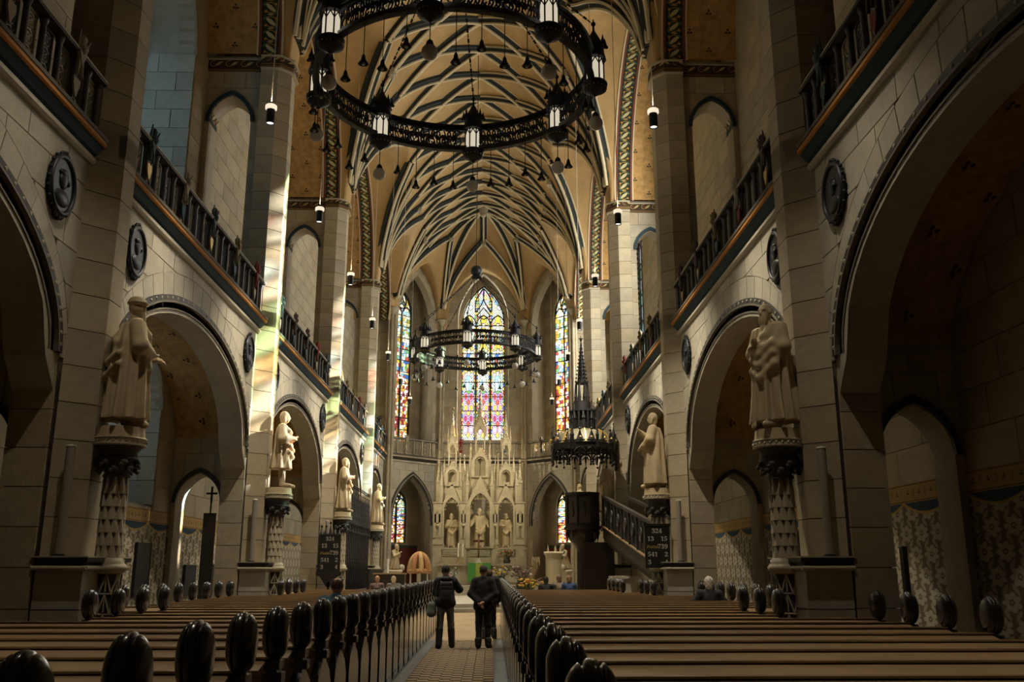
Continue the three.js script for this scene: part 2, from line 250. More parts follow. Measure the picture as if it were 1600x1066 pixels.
// ---------------------------------------------------------------- layout (metres; nave axis x = 0, camera looks to -z)
const zP = [-3.4, -14.1, -24.8, -35.5, -46.2], CROWN = 23.6, SPRING = 16.3;
const BAYS = [[zP[0], zP[1]], [zP[1], zP[2]], [zP[2], zP[3]], [zP[3], zP[4]], [zP[4], -54.3 - 0.8]];
const pointed = (uc, hw, spring, rise) => { const c = max(0, (rise * rise - hw * hw) / (2 * hw)), R = hw + c; return (u) => { const d = abs(u - uc); return d >= hw ? -1e3 : spring + (rise < hw ? rise * sqrt(max(0, 1 - (d / hw) ** 2)) : sqrt(max(0, R * R - (d + c) ** 2))); }; };
const archPts = (top, uc, hw, n = 18) => { const a = []; for (let i = 0; i <= n; i++) { const u = uc - hw * cos(PI * i / n) * 0.9999; a.push([u, top(u)]); } return a; };

// ashlar: each stone its own mesh, with open joints before a darker bed; holes are { uc, hw, vb, top }
function ashlar(g, u0, u1, v0, v1, { course = 0.56, block = 1.15, depth = 0.2, holes = [], mats = M.stone, z = 0, gap = 0.018 } = {}) {
  const rows = max(1, Math.round((v1 - v0) / course)), ch = (v1 - v0) / rows;
  for (let j = 0; j < rows; j++) {
    const a = v0 + j * ch + gap / 2, b = v0 + (j + 1) * ch - gap / 2, nb = max(1, Math.round((u1 - u0) / block)), bw = (u1 - u0) / nb, cuts = [u0];
    if (nb === 1) { if (u1 - u0 > 0.9 && j % 2) cuts.push((u0 + u1) / 2 + rr(-0.2, 0.2)); } else for (let i = 0; i < nb; i++) { const c = u0 + (i + (j % 2 ? 0.5 : 0.95)) * bw + rr(-0.1, 0.1) * bw; if (c > u0 + 0.2 && c < u1 - 0.2) cuts.push(c); }
    cuts.push(u1);
    for (let i = 0; i < cuts.length - 1; i++) {
      const p = cuts[i] + gap / 2, q = cuts[i + 1] - gap / 2, hs = holes.filter((h) => h.vb < b - 0.02 && p < h.uc + h.hw && q > h.uc - h.hw);
      const m = pick(mats);
      if (!hs.length) { const w = Math.round((q - p) * 50) / 50; part('stone', mbx(w, b - a, depth), m, g, (p + q) / 2, (a + b) / 2, z - depth / 2); continue; }
      const h = hs[0], us = [p]; for (let k = 1; k < 12; k++) us.push(p + (q - p) * k / 12);
      for (const e of [h.uc - h.hw, h.uc + h.hw]) if (e > p && e < q) us.push(e - 1e-3, e + 1e-3);
      us.push(q); us.sort((x, y) => x - y);
      let run = [];
      const flush = () => { if (run.length > 1 && run[run.length - 1][0] - run[0][0] > 0.03) part('stone', extr(shapeOf([...run, [run[run.length - 1][0], b], [run[0][0], b]]), depth, z - depth), m, g); run = []; };
      for (const u of us) { const L = max(a, abs(u - h.uc) < h.hw ? h.top(u) : a); if (L < b - 0.02) run.push([u, L]); else flush(); }
      flush();
    }
  }
}
// solid wall behind the stones, with the same openings
function backing(g, u0, u1, v0, v1, thick, holes = [], z = -0.02, m = M.mortar, name = 'wall_core') {
  const low = [[u0, v0]], s = [];
  for (const h of [...holes].sort((a, b) => a.uc - b.uc)) { const c = archPts(h.top, h.uc, h.hw, 24); if (h.vb <= v0 + 1e-6) low.push([h.uc - h.hw, v0], ...c, [h.uc + h.hw, v0]); else s.push([[h.uc - h.hw, h.vb], ...c, [h.uc + h.hw, h.vb]]); }
  const shape = shapeOf([...low, [u1, v0], [u1, v1], [u0, v1]]);
  for (const q of s) shape.holes.push(new THREE.Path(q.map((p) => new THREE.Vector2(p[0], p[1]))));
  return part(name, extr(shape, thick, z - thick), m, g);
}
// band between two arches of the same centre line
function archBand(topO, hwO, topI, hwI, z0, z1, foot, n = 40) {
  const o = archPts(topO, 0, hwO, n), i = archPts(topI, 0, hwI, n), cut = (p) => p.filter((q) => q[1] >= foot - 1e-6);
  return extr(shapeOf([[-hwO, foot], ...cut(o), [hwO, foot], [hwI, foot], ...cut(i).reverse(), [-hwI, foot]]), z1 - z0, z0);
}

// ---------------------------------------------------------------- floor
{
  const f = struct('floor');
  part('floor_slab', bx(17, 0.2, 70, 0, -0.13, -25.5), M.slate, f);
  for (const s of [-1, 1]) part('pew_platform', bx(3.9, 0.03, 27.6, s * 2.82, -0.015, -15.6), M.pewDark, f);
  part('step', bx(11.4, 0.17, 20.2, 0, 0.055, -47.6), M.pale[1], f); part('step', bx(11.4, 0.16, 19.7, 0, 0.22, -47.85), M.pale[1], f); part('choir_pavement', bx(10.4, 0.02, 14.4, 0, -0.02, -30.3), M.tileLight, f);
  part('altar_step', bx(7.4, 0.16, 8, 0, 0.38, -54.2), M.pale[0], f); part('altar_step', bx(6.8, 0.16, 7.4, 0, 0.54, -54.2), M.pale[2], f); part('altar_step', bx(6.2, 0.16, 6.8, 0, 0.70, -54.2), M.pale[0], f);
  // chequered aisle tiles: the nearest ones single, the far ones joined
  const tw = 0.168, rest = { 0: [], 1: [] }; let n = 0;
  const tile = memo('tile', () => bx(tw - 0.008, 0.03, tw - 0.008, 0, -0.015, 0));
  for (let j = 0; j < 57; j++) for (let i = 0; i < 8; i++) {
    const x = -0.588 + i * tw, z = -13.5 - j * tw, d = (i + j) % 2;
    if (n < 300) { part('tile', tile, d ? M.tileLight : M.tileDark, f, x, 0, z); n++; } else rest[d].push(tile.clone().translate(x, 0, z));
  }
  for (const d of [0, 1]) part('far_tiles', merge(rest[d]), d ? M.tileLight : M.tileDark, f).userData.kind = 'stuff';
  part('aisle_bed', bx(1.6, 0.03, 13.2, 0, -0.015, -6.8), M.tileDark, f); for (const s of [-1, 1]) part('aisle_border', bx(0.2, 0.03, 9.6, s * 0.775, -0.015, -18.2), M.slate, f);
}

// ---------------------------------------------------------------- arcade walls, galleries and outer walls, bay by bay
const arcTop = (a, b, y0) => (u) => abs(u) >= a ? -1e3 : y0 + b * sqrt(1 - (u / a) ** 2);
function balustrade(L, label, pos, turn, opts = {}) {
  // local: u along x, wall plane at z = 0, nave towards +z
  const g = thing('gallery_balustrade', label, 'balustrade', pos, turn, 'gallery balustrades'), W = 2 * L;
  const prof = (pts) => new THREE.ExtrudeGeometry(shapeOf(pts), { depth: W, bevelEnabled: false }).rotateY(PI / 2).translate(-L, 0, 0);
  // profile coordinates: x = -projection (rotateY(90) maps shape x to -z), y = height
  part('cornice_roll', prof([[0.02, 7.86], [-0.05, 7.86], [-0.085, 7.9], [-0.085, 7.96], [-0.05, 8.0], [0.02, 8.0]]), M.pale[0], g);
  part('cornice_cove', prof([[0.02, 8.0], [-0.05, 8.0], [-0.10, 8.03], [-0.19, 8.15], [0.02, 8.15]]), opts.pale ? M.moulding : M.teal, g);
  part('cornice_strip', prof([[0.02, 8.15], [-0.21, 8.15], [-0.235, 8.17], [-0.235, 8.235], [0.02, 8.235]]), opts.pale ? M.columnLight : M.orange, g);
  part('cornice_slab', prof([[0.02, 8.235], [-0.25, 8.235], [-0.25, 8.30], [0.02, 8.30]]), M.retableDark, g);
  part('handrail', prof([[0.07, 9.24], [-0.13, 9.24], [-0.13, 9.30], [-0.09, 9.35], [0.03, 9.35], [0.07, 9.30]]), M.columnDark, g);
  part('handrail_edge', prof([[-0.131, 9.27], [-0.145, 9.27], [-0.145, 9.305], [-0.131, 9.305]]), M.pale[1], g);
  part('foot_rail', prof([[0.05, 8.30], [-0.10, 8.30], [-0.10, 8.37], [0.05, 8.37]]), M.columnDark, g);
  const pale = opts.pale, n = pale ? Math.round(W / 0.66) : 4 * max(1, Math.round(W / 2.07)), st = W / n;
  const colG = memo('balcol', () => lathe([[0, 0], [0.07, 0], [0.07, 0.05], [0.047, 0.08], [0.043, 0.75], [0.06, 0.80], [0.07, 0.87], [0, 0.87]], 12));
  const panG = memo('balpan' + st.toFixed(2), () => {
    const w = st / 2 - 0.075, h = 0.84, out = [];
    const s = shapeOf([[-w, 0], [w, 0], [w, h], [-w, h]]); s.holes.push(new THREE.Path([[-w + 0.035, 0.035], [w - 0.035, 0.035], [w - 0.035, h - 0.035], [-w + 0.035, h - 0.035]].map((p) => new THREE.Vector2(...p))));
    out.push(extr(s, 0.05, -0.025));
    for (const y of [0.17, 0.42, 0.67]) out.push(new THREE.TorusGeometry(min(0.105, w - 0.04), 0.02, 5, 14).translate(0, y, 0), new THREE.TorusGeometry(0.05, 0.015, 5, 10).translate(0, y, 0));
    for (const y of [0.06, 0.30, 0.55]) out.push(rod([-w + 0.03, y, 0], [w - 0.03, y + 0.22, 0], 0.015, 0.015, 5), rod([w - 0.03, y, 0], [-w + 0.03, y + 0.22, 0], 0.015, 0.015, 5));
    return merge(out);
  });
  for (let i = 0; i <= n; i++) {
    const u = -L + i * st + (i === 0 ? 0.07 : i === n ? -0.07 : 0);
    part('column', colG, pale ? M.columnLight : M.colonnette, g, u, 8.37, 0.02);
    if (i % 4 === 2) {
      const m = pick([col(0.23, 0.03, 0.03), col(0.06, 0.10, 0.12), col(0.20, 0.15, 0.05), col(0.09, 0.06, 0.05), col(0.33, 0.29, 0.22)]);
      part('heraldic_figure', memo('crest', () => merge([extr(shapeOf([[-0.10, 0.0], [0, -0.2], [0.10, 0.0], [0.10, 0.13], [-0.10, 0.13]]), 0.06, 0.04), sph(0.07, 0, 0.24, 0.06, 10, 1, 1.2, 1), rod([-0.1, 0.1, 0.05], [-0.18, 0.32, 0.10], 0.035, 0.012, 6), rod([0.1, 0.1, 0.05], [0.18, 0.32, 0.10], 0.035, 0.012, 6), sph(0.09, 0, 0.09, 0.07, 10), rod([-0.05, -0.1, 0.06], [-0.08, -0.35, 0.07], 0.035, 0.03, 6), rod([0.05, -0.1, 0.06], [0.07, -0.35, 0.07], 0.035, 0.03, 6)])), m, g, u, 9.24, 0.06);
      part('shield', memo('shield', () => extr(shapeOf([[-0.1, 0.05], [0, -0.16], [0.1, 0.05], [0.1, 0.16], [-0.1, 0.16]]), 0.03)), pick([col(0.35, 0.30, 0.2), col(0.20, 0.03, 0.03), col(0.04, 0.09, 0.13), M.gold]), g, u, 8.68, 0.08);
    }
    if (i < n) part('tracery_panel', panG, pale || i % 2 ? M.columnLight : M.grey, g, -L + (i + 0.5) * st, 8.385, -0.05);
  }
  return g;
}
const BAYNAME = ['nearest', 'second', 'third', 'fourth', 'fifth'];
for (const side of [1, -1]) for (let b = 0; b < 5; b++) {
  const [za, zb] = BAYS[b], zc = (za + zb) / 2, half = (za - zb) / 2, S = side > 0 ? 'right' : 'left', turn = -side * PI / 2, a = half - 0.8, k = a / 4.55, near = b > 0;
  // arcade wall
  const w = struct('wall_' + S, [side * 5.77, 0, zc], turn);
  const y0 = 4.7, bb = 2.45, outTop = arcTop(a, bb, y0), inA = a - 0.4, inTop = arcTop(inA, bb - 0.35, y0), L = half - 0.56;
  const vA = a + 0.22, vB = bb + 0.5, nv = 24, e = 0.0026;
  for (let i = 0; i < nv; i++) { const t0 = PI * i / nv + e, t1 = PI * (i + 1) / nv - e, P = (A, B, t) => [-A * cos(t), y0 + B * sin(t)], tm = (t0 + t1) / 2; part('voussoir', extr(shapeOf([P(a, bb, t0), P(vA - 0.012, vB - 0.012, t0), P(vA - 0.012, vB - 0.012, tm), P(vA - 0.012, vB - 0.012, t1), P(a, bb, t1), P(a, bb, tm)].reverse()), 0.15, -0.15), pick(M.pale), w); }
  ashlar(w, -L, L, y0, 8.02, { holes: [{ uc: 0, hw: vA, vb: 0, top: arcTop(vA, vB, y0) }], mats: M.pale, depth: 0.15, course: 0.55, gap: 0.02 });
  const coreTop = (u) => abs(u) < inA ? inTop(u) : max(4.2, y0 - (abs(u) - inA) * 1.25);
  backing(w, -L, L, 4.2, 8.2, 0.6, [{ uc: 0, hw: a, vb: 0, top: coreTop }], -0.03, M.pale[1]);
  const ring = (d0, d1, zA, zB, m, name) => part(name, archBand(arcTop(a - d0, bb - d0 * 0.9, y0), a - d0, arcTop(a - d1, bb - d1 * 0.9, y0), a - d1, zA, zB, y0 + 0.05), m, w);
  ring(-0.02, 0.11, -0.06, 0.03, M.moulding, 'hood_moulding'); ring(0.11, 0.15, -0.06, 0.05, M.columnMid, 'arch_roll'); ring(0.15, 0.27, -0.2, -0.03, M.moulding, 'arch_moulding'); ring(0.27, 0.31, -0.2, -0.01, M.columnMid, 'arch_roll'); ring(0.31, 0.385, -0.28, -0.08, M.moulding, 'arch_moulding');
  const ros = memo('rosette', () => sph(0.034, 0, 0, 0, 8, 1, 1, 0.6));
  const nr = 44; for (let i = 1; i < nr; i++) { const t = PI * i / nr, u = -(a - 0.045) * cos(t); part('rosette', ros, M.columnLight, w, u, y0 + (bb - 0.04) * sin(t), 0.03); }
  // aisle vault behind the arch, gallery floor, outer wall
  const vt = arcTop(half - 0.3, 2.7, 4.65); backing(w, -half + 0.25, half - 0.25, 4.4, 8.15, 1.38, [{ uc: 0, hw: half - 0.3, vb: 0, top: vt }], -0.63, M.trefoil, 'aisle_vault');
  const ow = struct('wall_outer_' + S, [side * 7.8, 0, zc], turn), O = half - 0.35;
  const rw = b === 4 ? [-1.65, 0.95] : [-2.05, 1.2], up = side > 0 ? { uc: rw[0], hw: rw[1], vb: 9.5, top: pointed(rw[0], rw[1], 17.7, 2.2) } : b === 1 ? { uc: 2.05, hw: 1.9, vb: 9.5, top: pointed(2.05, 1.9, 15.8, 2.6) } : { uc: 0, hw: 0.85, vb: 9.5, top: pointed(0, 0.85, 16.2, 1.6) };
  const lo = { uc: 2.05, hw: 1.8, vb: 3.15, top: pointed(2.05, 1.8, 5.6, 1.5) };
  const hUp = (side > 0 ? b > 1 : b === 1) ? [up] : [], hLo = side < 0 && b === 1 ? [lo] : [];
  if (b > 0 || side > 0) ashlar(ow, -O, O, 3.07, 7.3, { holes: hLo, course: 0.6, block: 1.5 });
  if (b > 0) ashlar(ow, -O, O, 8.2, SPRING, { holes: hUp, course: 0.6, block: 1.6 });
  backing(ow, -half, half, -0.03, 8.2, 0.5, hLo, -0.03, M.stone[1]); backing(ow, -half, half, 8.2, 22, 0.5, hUp, -0.03, M.stone[1]);
  part('painted_curtain', bx(2 * O, 2.75, 0.06, 0, 1.375, 0), M.curtain, ow); part('painted_border', bx(2 * O, 0.32, 0.07, 0, 2.91, 0), M.border, ow);
  part('gallery_floor', bx(2 * half, 0.25, 2.1, 0, 8.125, 0.98), M.pale[1], ow);
  // window recesses with glass
  const recess = (h, deep, m, glassM, name, rows) => {
    const c = archPts(h.top, h.uc, h.hw, 20), pts = [[h.uc - h.hw, h.vb], ...c, [h.uc + h.hw, h.vb]], n = pts.length, P = [], I = [], UV = [];
    pts.push(pts[0]); let run = 0;
    for (let i = 0; i <= n; i++) { if (i) run += hypot(pts[i][0] - pts[i - 1][0], pts[i][1] - pts[i - 1][1]); P.push(pts[i][0], pts[i][1], -0.1, pts[i][0], pts[i][1] + (pts[i][1] < h.vb + 0.01 ? deep * 0.35 : 0), -deep); UV.push(run, 0, run, deep); if (i < n) I.push(2 * i, 2 * i + 2, 2 * i + 1, 2 * i + 2, 2 * i + 3, 2 * i + 1); }
    const gg = new THREE.BufferGeometry(); gg.setAttribute('position', new THREE.Float32BufferAttribute(P, 3)); gg.setAttribute('uv', new THREE.Float32BufferAttribute(UV, 2)); gg.setIndex(I);
    const f = gg.toNonIndexed(); f.computeVertexNormals(); part('window_reveal', f, m, ow);
    const win = struct('window_' + (++winN), [0, 0, 0], turn); win.position.set(side * (7.8 + deep - 0.06), 0, zc);
    leadedWindow(win, h, glassM, rows, deep * 0.35);
  };
  if (hUp.length) recess(up, side > 0 ? 0.35 : 1.9, M.pale[0], side > 0 ? M.paleGlass : M.blueGlass, 'upper', 6);
  if (hLo.length) recess(lo, 1.8, M.pale[0], M.blueGlass, 'lower', 3);
  if (side < 0 && b === 1) { // ashlar of the far jamb, facing down the nave
    const j = struct('wall_left_jamb', [-7.8, 0, zc - up.uc - up.hw], 0); ashlar(j, -1.85, -0.02, 9.5, 15.8, { block: 0.95, depth: 0.06, z: 0.05, mats: M.pale }); ashlar(j, -1.75, -0.02, 3.2, 5.6, { block: 0.95, depth: 0.06, z: 0.16, mats: M.pale });
  }
  if (b > 0 || true) balustrade(L, `${S} gallery balustrade with heraldic figures in the ${BAYNAME[b]} bay from the camera`, [side * 5.77, 0, zc], turn);
}

// ---------------------------------------------------------------- piers (thick half-octagon shafts with a transverse wall behind)
const lowPoly = [[5.78, 0.64], [5.37, 0.23], [5.37, -0.23], [5.78, -0.64]], hiPoly = [[6.2, 0.56], [5.7, 0.56], [5.37, 0.23], [5.37, -0.23], [5.7, -0.56], [6.2, -0.56]];
const prism = (poly, h, grow = 0) => { const c = poly.reduce((a, p) => [a[0] + p[0] / poly.length, 0], [0, 0]); return extr(shapeOf(poly.map((p) => [p[0] - grow * (p[0] < 6 ? 1 : 0), -(p[1] + Math.sign(p[1]) * grow)])), h).rotateX(-PI / 2); };
function makePier(side, i) {
  const S = side > 0 ? 'right' : 'left';
  const g = struct('stone_pier', [0, 0, zP[i]], side > 0 ? 0 : PI, `octagonal sandstone pier on the ${S}, ${i === 0 ? 'beside the camera' : ORD[i - 1] + ' in sight from the camera'}`, 'pier');
  const h = 0.546;
  for (let k = 0; k < 3; k++) part('plinth_stone', memo('plinth', () => bx(0.66, h - 0.012, 1.46, 5.44, h / 2, 0)), M.pale[k % 3], g, 0, k * 0.55, 0);
  part('ledge', memo('ledge', () => merge([bx(0.78, 0.06, 1.6, 5.42, 1.78, 0), bx(0.70, 0.10, 1.5, 5.44, 1.70, 0)])), M.moulding, g);
  part('ledge_top', memo('ledget', () => merge([bx(0.80, 0.02, 1.64, 5.42, 1.82, 0), rod([5.06, 1.665, -0.78], [5.06, 1.665, 0.78], 0.035), rod([5.04, 1.665, 0.79], [5.80, 1.665, 0.79], 0.035), rod([5.04, 1.665, -0.79], [5.80, 1.665, -0.79], 0.035)])), M.columnLight, g);
  const dl = memo('drumlo', () => prism(lowPoly, h)), dh = memo('drumhi', () => prism(hiPoly, h)), jb = memo('jambblock', () => bx(0.6, h, 1.6, 6.09, h / 2, 0));
  for (let k = 0; k * 0.56 + 1.83 < 8.1; k++) part('shaft_stone', dl, pick(M.stone), g, 0, 1.83 + k * 0.56, 0);
  for (let k = 0; 8.12 + k * 0.56 < 15.6; k++) part('shaft_stone', dh, pick(M.stone), g, 0, 8.12 + k * 0.56, 0);
  for (let k = 0; k < 8; k++) part('jamb_stone', jb, pick(M.stone), g, 0, k * 0.56, 0);
  part('pier_core', memo('pcore', () => merge([prism(lowPoly, 8.2, -0.02).translate(0.01, 0, 0), prism(hiPoly, 8.0, -0.02).translate(0.01, 8.1, 0), bx(0.56, 8.2, 1.5, 6.07, 4.1, 0)])), M.mortar, g);
  part('painted_capital', memo('pcap', () => merge([prism(hiPoly, 0.36, 0.05).translate(0, 15.90, 0), bx(1.6, 0.36, 0.82, 7.0, 16.08, 0)])), M.frieze, g);
  part('capital_fillet', memo('pcapf', () => merge([prism(hiPoly, 0.05, 0.08).translate(0, 15.86, 0), prism(hiPoly, 0.05, 0.09).translate(0, 16.25, 0), bx(1.6, 0.05, 0.86, 7.0, 16.27, 0)])), M.columnLight, g);
  // transverse wall behind the shaft with a doorway below and a tall opening in the gallery
  const lo = { uc: 7.07, hw: 0.58, vb: -0.03, top: pointed(7.07, 0.58, 3.3, 0.8) }, hi = { uc: 7.05, hw: 0.6, vb: 8.2, top: pointed(7.05, 0.6, 14.25, 0.85) };
  const wl = new THREE.Group(); wl.name = 'transverse_wall'; wl.rotation.y = side > 0 ? 0 : PI; g.add(wl);
  const F = (h0) => side > 0 ? h0 : { ...h0, uc: -h0.uc, top: (u) => h0.top(-u) };
  const X = (a, b) => side > 0 ? [a, b] : [-b, -a];
  ashlar(wl, ...X(6.4, 7.8), 0, 7.5, { holes: [F(lo)], block: 0.8, z: 0.36, depth: 0.1 });
  ashlar(wl, ...X(6.2, 7.8), 8.2, 15.9, { holes: [F(hi)], block: 0.9, z: 0.36, depth: 0.1 });
  backing(wl, ...X(6.38, 7.85), -0.03, 8.2, 0.68, [F(lo)], 0.34, M.stone[4]); backing(wl, ...X(6.18, 7.85), 8.2, 16.4, 0.68, [F(hi)], 0.34, M.stone[4]);
  const trim = (hh, m, d0, d1, z0, z1, nm) => { const s = side > 0 ? 1 : -1; part(nm, archBand(pointed(0, hh.hw + d1, hh.top(hh.uc - hh.hw * 0.999), (hh === lo ? 0.8 : 0.85) + d1 * 1.2), hh.hw + d1, pointed(0, hh.hw + d0, hh.top(hh.uc - hh.hw * 0.999), (hh === lo ? 0.8 : 0.85) + d0 * 1.2), hh.hw + d0, z0, z1, hh.top(hh.uc - hh.hw * 0.999), 20), m, wl, s * hh.uc, 0, 0); };
  trim(hi, M.teal, 0, 0.1, 0.3, 0.42, 'arch_moulding'); trim(hi, M.foliate, -0.012, 0.0, -0.33, 0.36, 'painted_soffit'); trim(lo, M.moulding, 0, 0.1, 0.3, 0.42, 'arch_moulding');
  return g;
}
for (const side of [1, -1]) for (let i = 0; i < 5; i++) makePier(side, i);

// ---------------------------------------------------------------- vault
const cM = (() => { const r = CROWN - SPRING, hw = 5.4; const c = (r * r - hw * hw) / (2 * hw); return { c, R: hw + c }; })();
const yMain = (x) => SPRING + (abs(x) >= 5.4 ? 0 : sqrt(max(0, cM.R ** 2 - (abs(x) + cM.c) ** 2)));
const yLun = (z) => { let y = SPRING; for (const [za, zb] of [[7.3, -3.4], ...BAYS.slice(0, 4), [zP[4], -54.3]]) { const c = (za + zb) / 2, hw = (za - zb) / 2 - (zb < -54 ? 0.45 : 0.56); if (abs(z - c) < hw) y = pointed(c, hw, SPRING, min(5.1, hw * 1.15))(z); } return y; };
const yVault = (x, z) => max(yMain(x), yLun(z));
const ZEND = -53.5;
const ceil = struct('ceiling');
function gridMesh(nu, nv, fn) {
  const P = [], UV = [], I = [];
  for (let j = 0; j <= nv; j++) for (let i = 0; i <= nu; i++) { const [x, y, z, u, v] = fn(i / nu, j / nv); P.push(x, y, z); UV.push(u, v); }
  for (let j = 0; j < nv; j++) for (let i = 0; i < nu; i++) { const a = j * (nu + 1) + i, b = a + 1, c = a + nu + 1, d = c + 1; I.push(a, b, c, b, d, c); }
  const g = new THREE.BufferGeometry(); g.setAttribute('position', new THREE.Float32BufferAttribute(P, 3)); g.setAttribute('uv', new THREE.Float32BufferAttribute(UV, 2)); g.setIndex(I); g.computeVertexNormals(); return g;
}
part('vault_web', gridMesh(108, 400, (s, t) => { const x = -5.72 + 11.44 * s, z = 7.3 + (ZEND - 7.3) * t; return [x, yVault(x, z), z, x, z]; }), M.plaster, ceil);
// apse: spoke grid over the five-sided end
const APSE = [[-5.72, ZEND], [-5.6, -54.3], [-2.72, -57.05], [2.72, -57.05], [5.6, -54.3], [5.72, ZEND]];
const aFaces = [[1, 2], [2, 3], [3, 4]].map(([a, b]) => { const A = APSE[a], B = APSE[b], L = hypot(B[0] - A[0], B[1] - A[1]), t = [(B[0] - A[0]) / L, (B[1] - A[1]) / L]; return { A, B, L, t, c: [(A[0] + B[0]) / 2, (A[1] + B[1]) / 2], n: [t[1], -t[0]] }; });
const aHit = (ph) => { const d = [sin(ph), -cos(ph)]; let best = 1e9; for (let i = 0; i < 5; i++) { const A = APSE[i], B = APSE[i + 1], e = [B[0] - A[0], B[1] - A[1]], w = [A[0], A[1] - ZEND], den = d[0] * e[1] - d[1] * e[0]; if (abs(den) < 1e-9) continue; const s = (w[0] * e[1] - w[1] * e[0]) / den, q = (w[0] * d[1] - w[1] * d[0]) / den; if (s > 0 && q > -1e-6 && q < 1 + 1e-6) best = min(best, s); } return best; };
const aHeight = (x, z, rho) => { let y = yMain(rho * 5.4); for (const f of aFaces) { const u = (x - f.c[0]) * f.t[0] + (z - f.c[1]) * f.t[1], off = abs((x - f.c[0]) * f.n[0] + (z - f.c[1]) * f.n[1]); if (off < 2.6 && abs(u) < f.L / 2 - 0.35) y = max(y, pointed(0, f.L / 2 - 0.35, 17.2, 3.3)(u)); } return y; };
part('apse_web', gridMesh(90, 40, (s, t) => { const ph = -PI / 2 + PI * s, r = aHit(ph) * t, x = sin(ph) * r, z = ZEND - cos(ph) * r; return [x, aHeight(x, z, t), z, x, z]; }), M.plaster, ceil);
part('vault_roof', bx(17, 0.3, 70, 0, 24.6, -25.5), M.slate, ceil);
// ribs
const ribProf = [[-0.21, 0.08], [-0.21, -0.035], [-0.10, -0.05], [-0.05, -0.12], [-0.05, -0.15], [0.05, -0.15], [0.05, -0.12], [0.10, -0.05], [0.21, -0.035], [0.21, 0.08]];
const ribFillet = [[-0.055, -0.14], [-0.055, -0.20], [0, -0.225], [0.055, -0.20], [0.055, -0.14]];
function rib(p, q, hf, n = 8, thick = 1) {
  const pts = []; for (let k = 0; k <= n; k++) { const t = k / n, x = p[0] + (q[0] - p[0]) * t, z = p[1] + (q[1] - p[1]) * t; pts.push(V3(x, hf(x, z) - 0.02, z)); }
  const r = part('rib', sweep(pts, ribProf.map((a) => [a[0] * thick, a[1] * thick])), M.ribBlue, ceil);
  part('rib_fillet', sweep(pts, ribFillet.map((a) => [a[0] * thick, a[1] * thick])), M.ribCream, r);
  part('rib_line', sweep(pts, [[-0.25, 0.03], [-0.25, -0.05], [-0.205, -0.05], [-0.205, 0.03]].map((a) => [a[0] * thick, a[1] * thick])), M.ribCream, r);
}
const boss = memo('boss', () => merge([extr(shapeOf([[-0.16, 0.2], [0.16, 0.2], [0.16, -0.05], [0, -0.25], [-0.16, -0.05]]), 0.14, -0.07), cyl(0.12, 0.16, 0.18, 0, -0.02, 0, 10)]));
for (let b = 0; b < 5; b++) {
  const za = b ? zP[b - 1 + 0] : zP[0], A = [zP[0] + 0, ...zP.slice(1)][b], B = b < 4 ? zP[b + 1] : -54.3, len = A - B, n = 5, dz = len / n;
  const hv = (x, z) => yVault(x, max(z, ZEND));
  for (let k = 0; k < n; k++) {
    const z0 = A - k * dz, zm = z0 - dz / 2, z1 = z0 - dz;
    for (const s of [-1, 1]) {
      rib([0, z0], [s * 1.8, zm], hv); rib([0, z1], [s * 1.8, zm], hv);
      rib([s * 1.8, zm], [s * 3.5, z0], hv); rib([s * 1.8, zm], [s * 3.5, z1], hv);
      if (k === 1 || k === 4) part('shield_boss', boss, M.columnLight, ceil, s * 3.5, hv(3.5, z0) - 0.25, z0, s * PI / 2);
    }
  }
  for (const s of [-1, 1]) for (const [zp, dir] of [[A, -1], [B, 1]]) for (const t of [0, 1, 2]) {
    if (t === 0 && dir > 0) continue;
    rib([s * 3.5, zp + dir * t * dz], [s * 5.36, zp + dir * (0.06 + 0.16 * t)], hv, 14, 1.15);
  }
}
{
  const corners = [[-5.5, -54.25], [-2.72, -57.0], [2.72, -57.0], [5.5, -54.25]], rhoOf = (x, z) => { const ph = atan2(x, ZEND - z), r = hypot(x, z - ZEND); return min(1, r / aHit(ph)); }, ha = (x, z) => aHeight(x, z, rhoOf(x, z));
  const key = [0, ZEND - 0.05];
  for (const c of corners) { rib([key[0] + c[0] * 0.03, key[1] - 0.02], [c[0] * 0.97, c[1] + 0.08], ha, 20, 1.15); }
  for (const f of aFaces) { const m = [f.c[0] * 0.5, key[1] + (f.c[1] - key[1]) * 0.5]; rib([key[0], key[1] - 0.03], m, ha, 8); for (const P of [f.A, f.B]) rib(m, [P[0] * 0.965, P[1] + 0.12], ha, 16); part('shield_boss', boss, M.columnLight, ceil, m[0], ha(...m) - 0.2, m[1]); }
  part('key_boss', merge([cyl(0.34, 0.22, 0.3), sph(0.2, 0, -0.2, 0)]), M.columnLight, ceil, 0, CROWN - 0.25, key[1]);
}
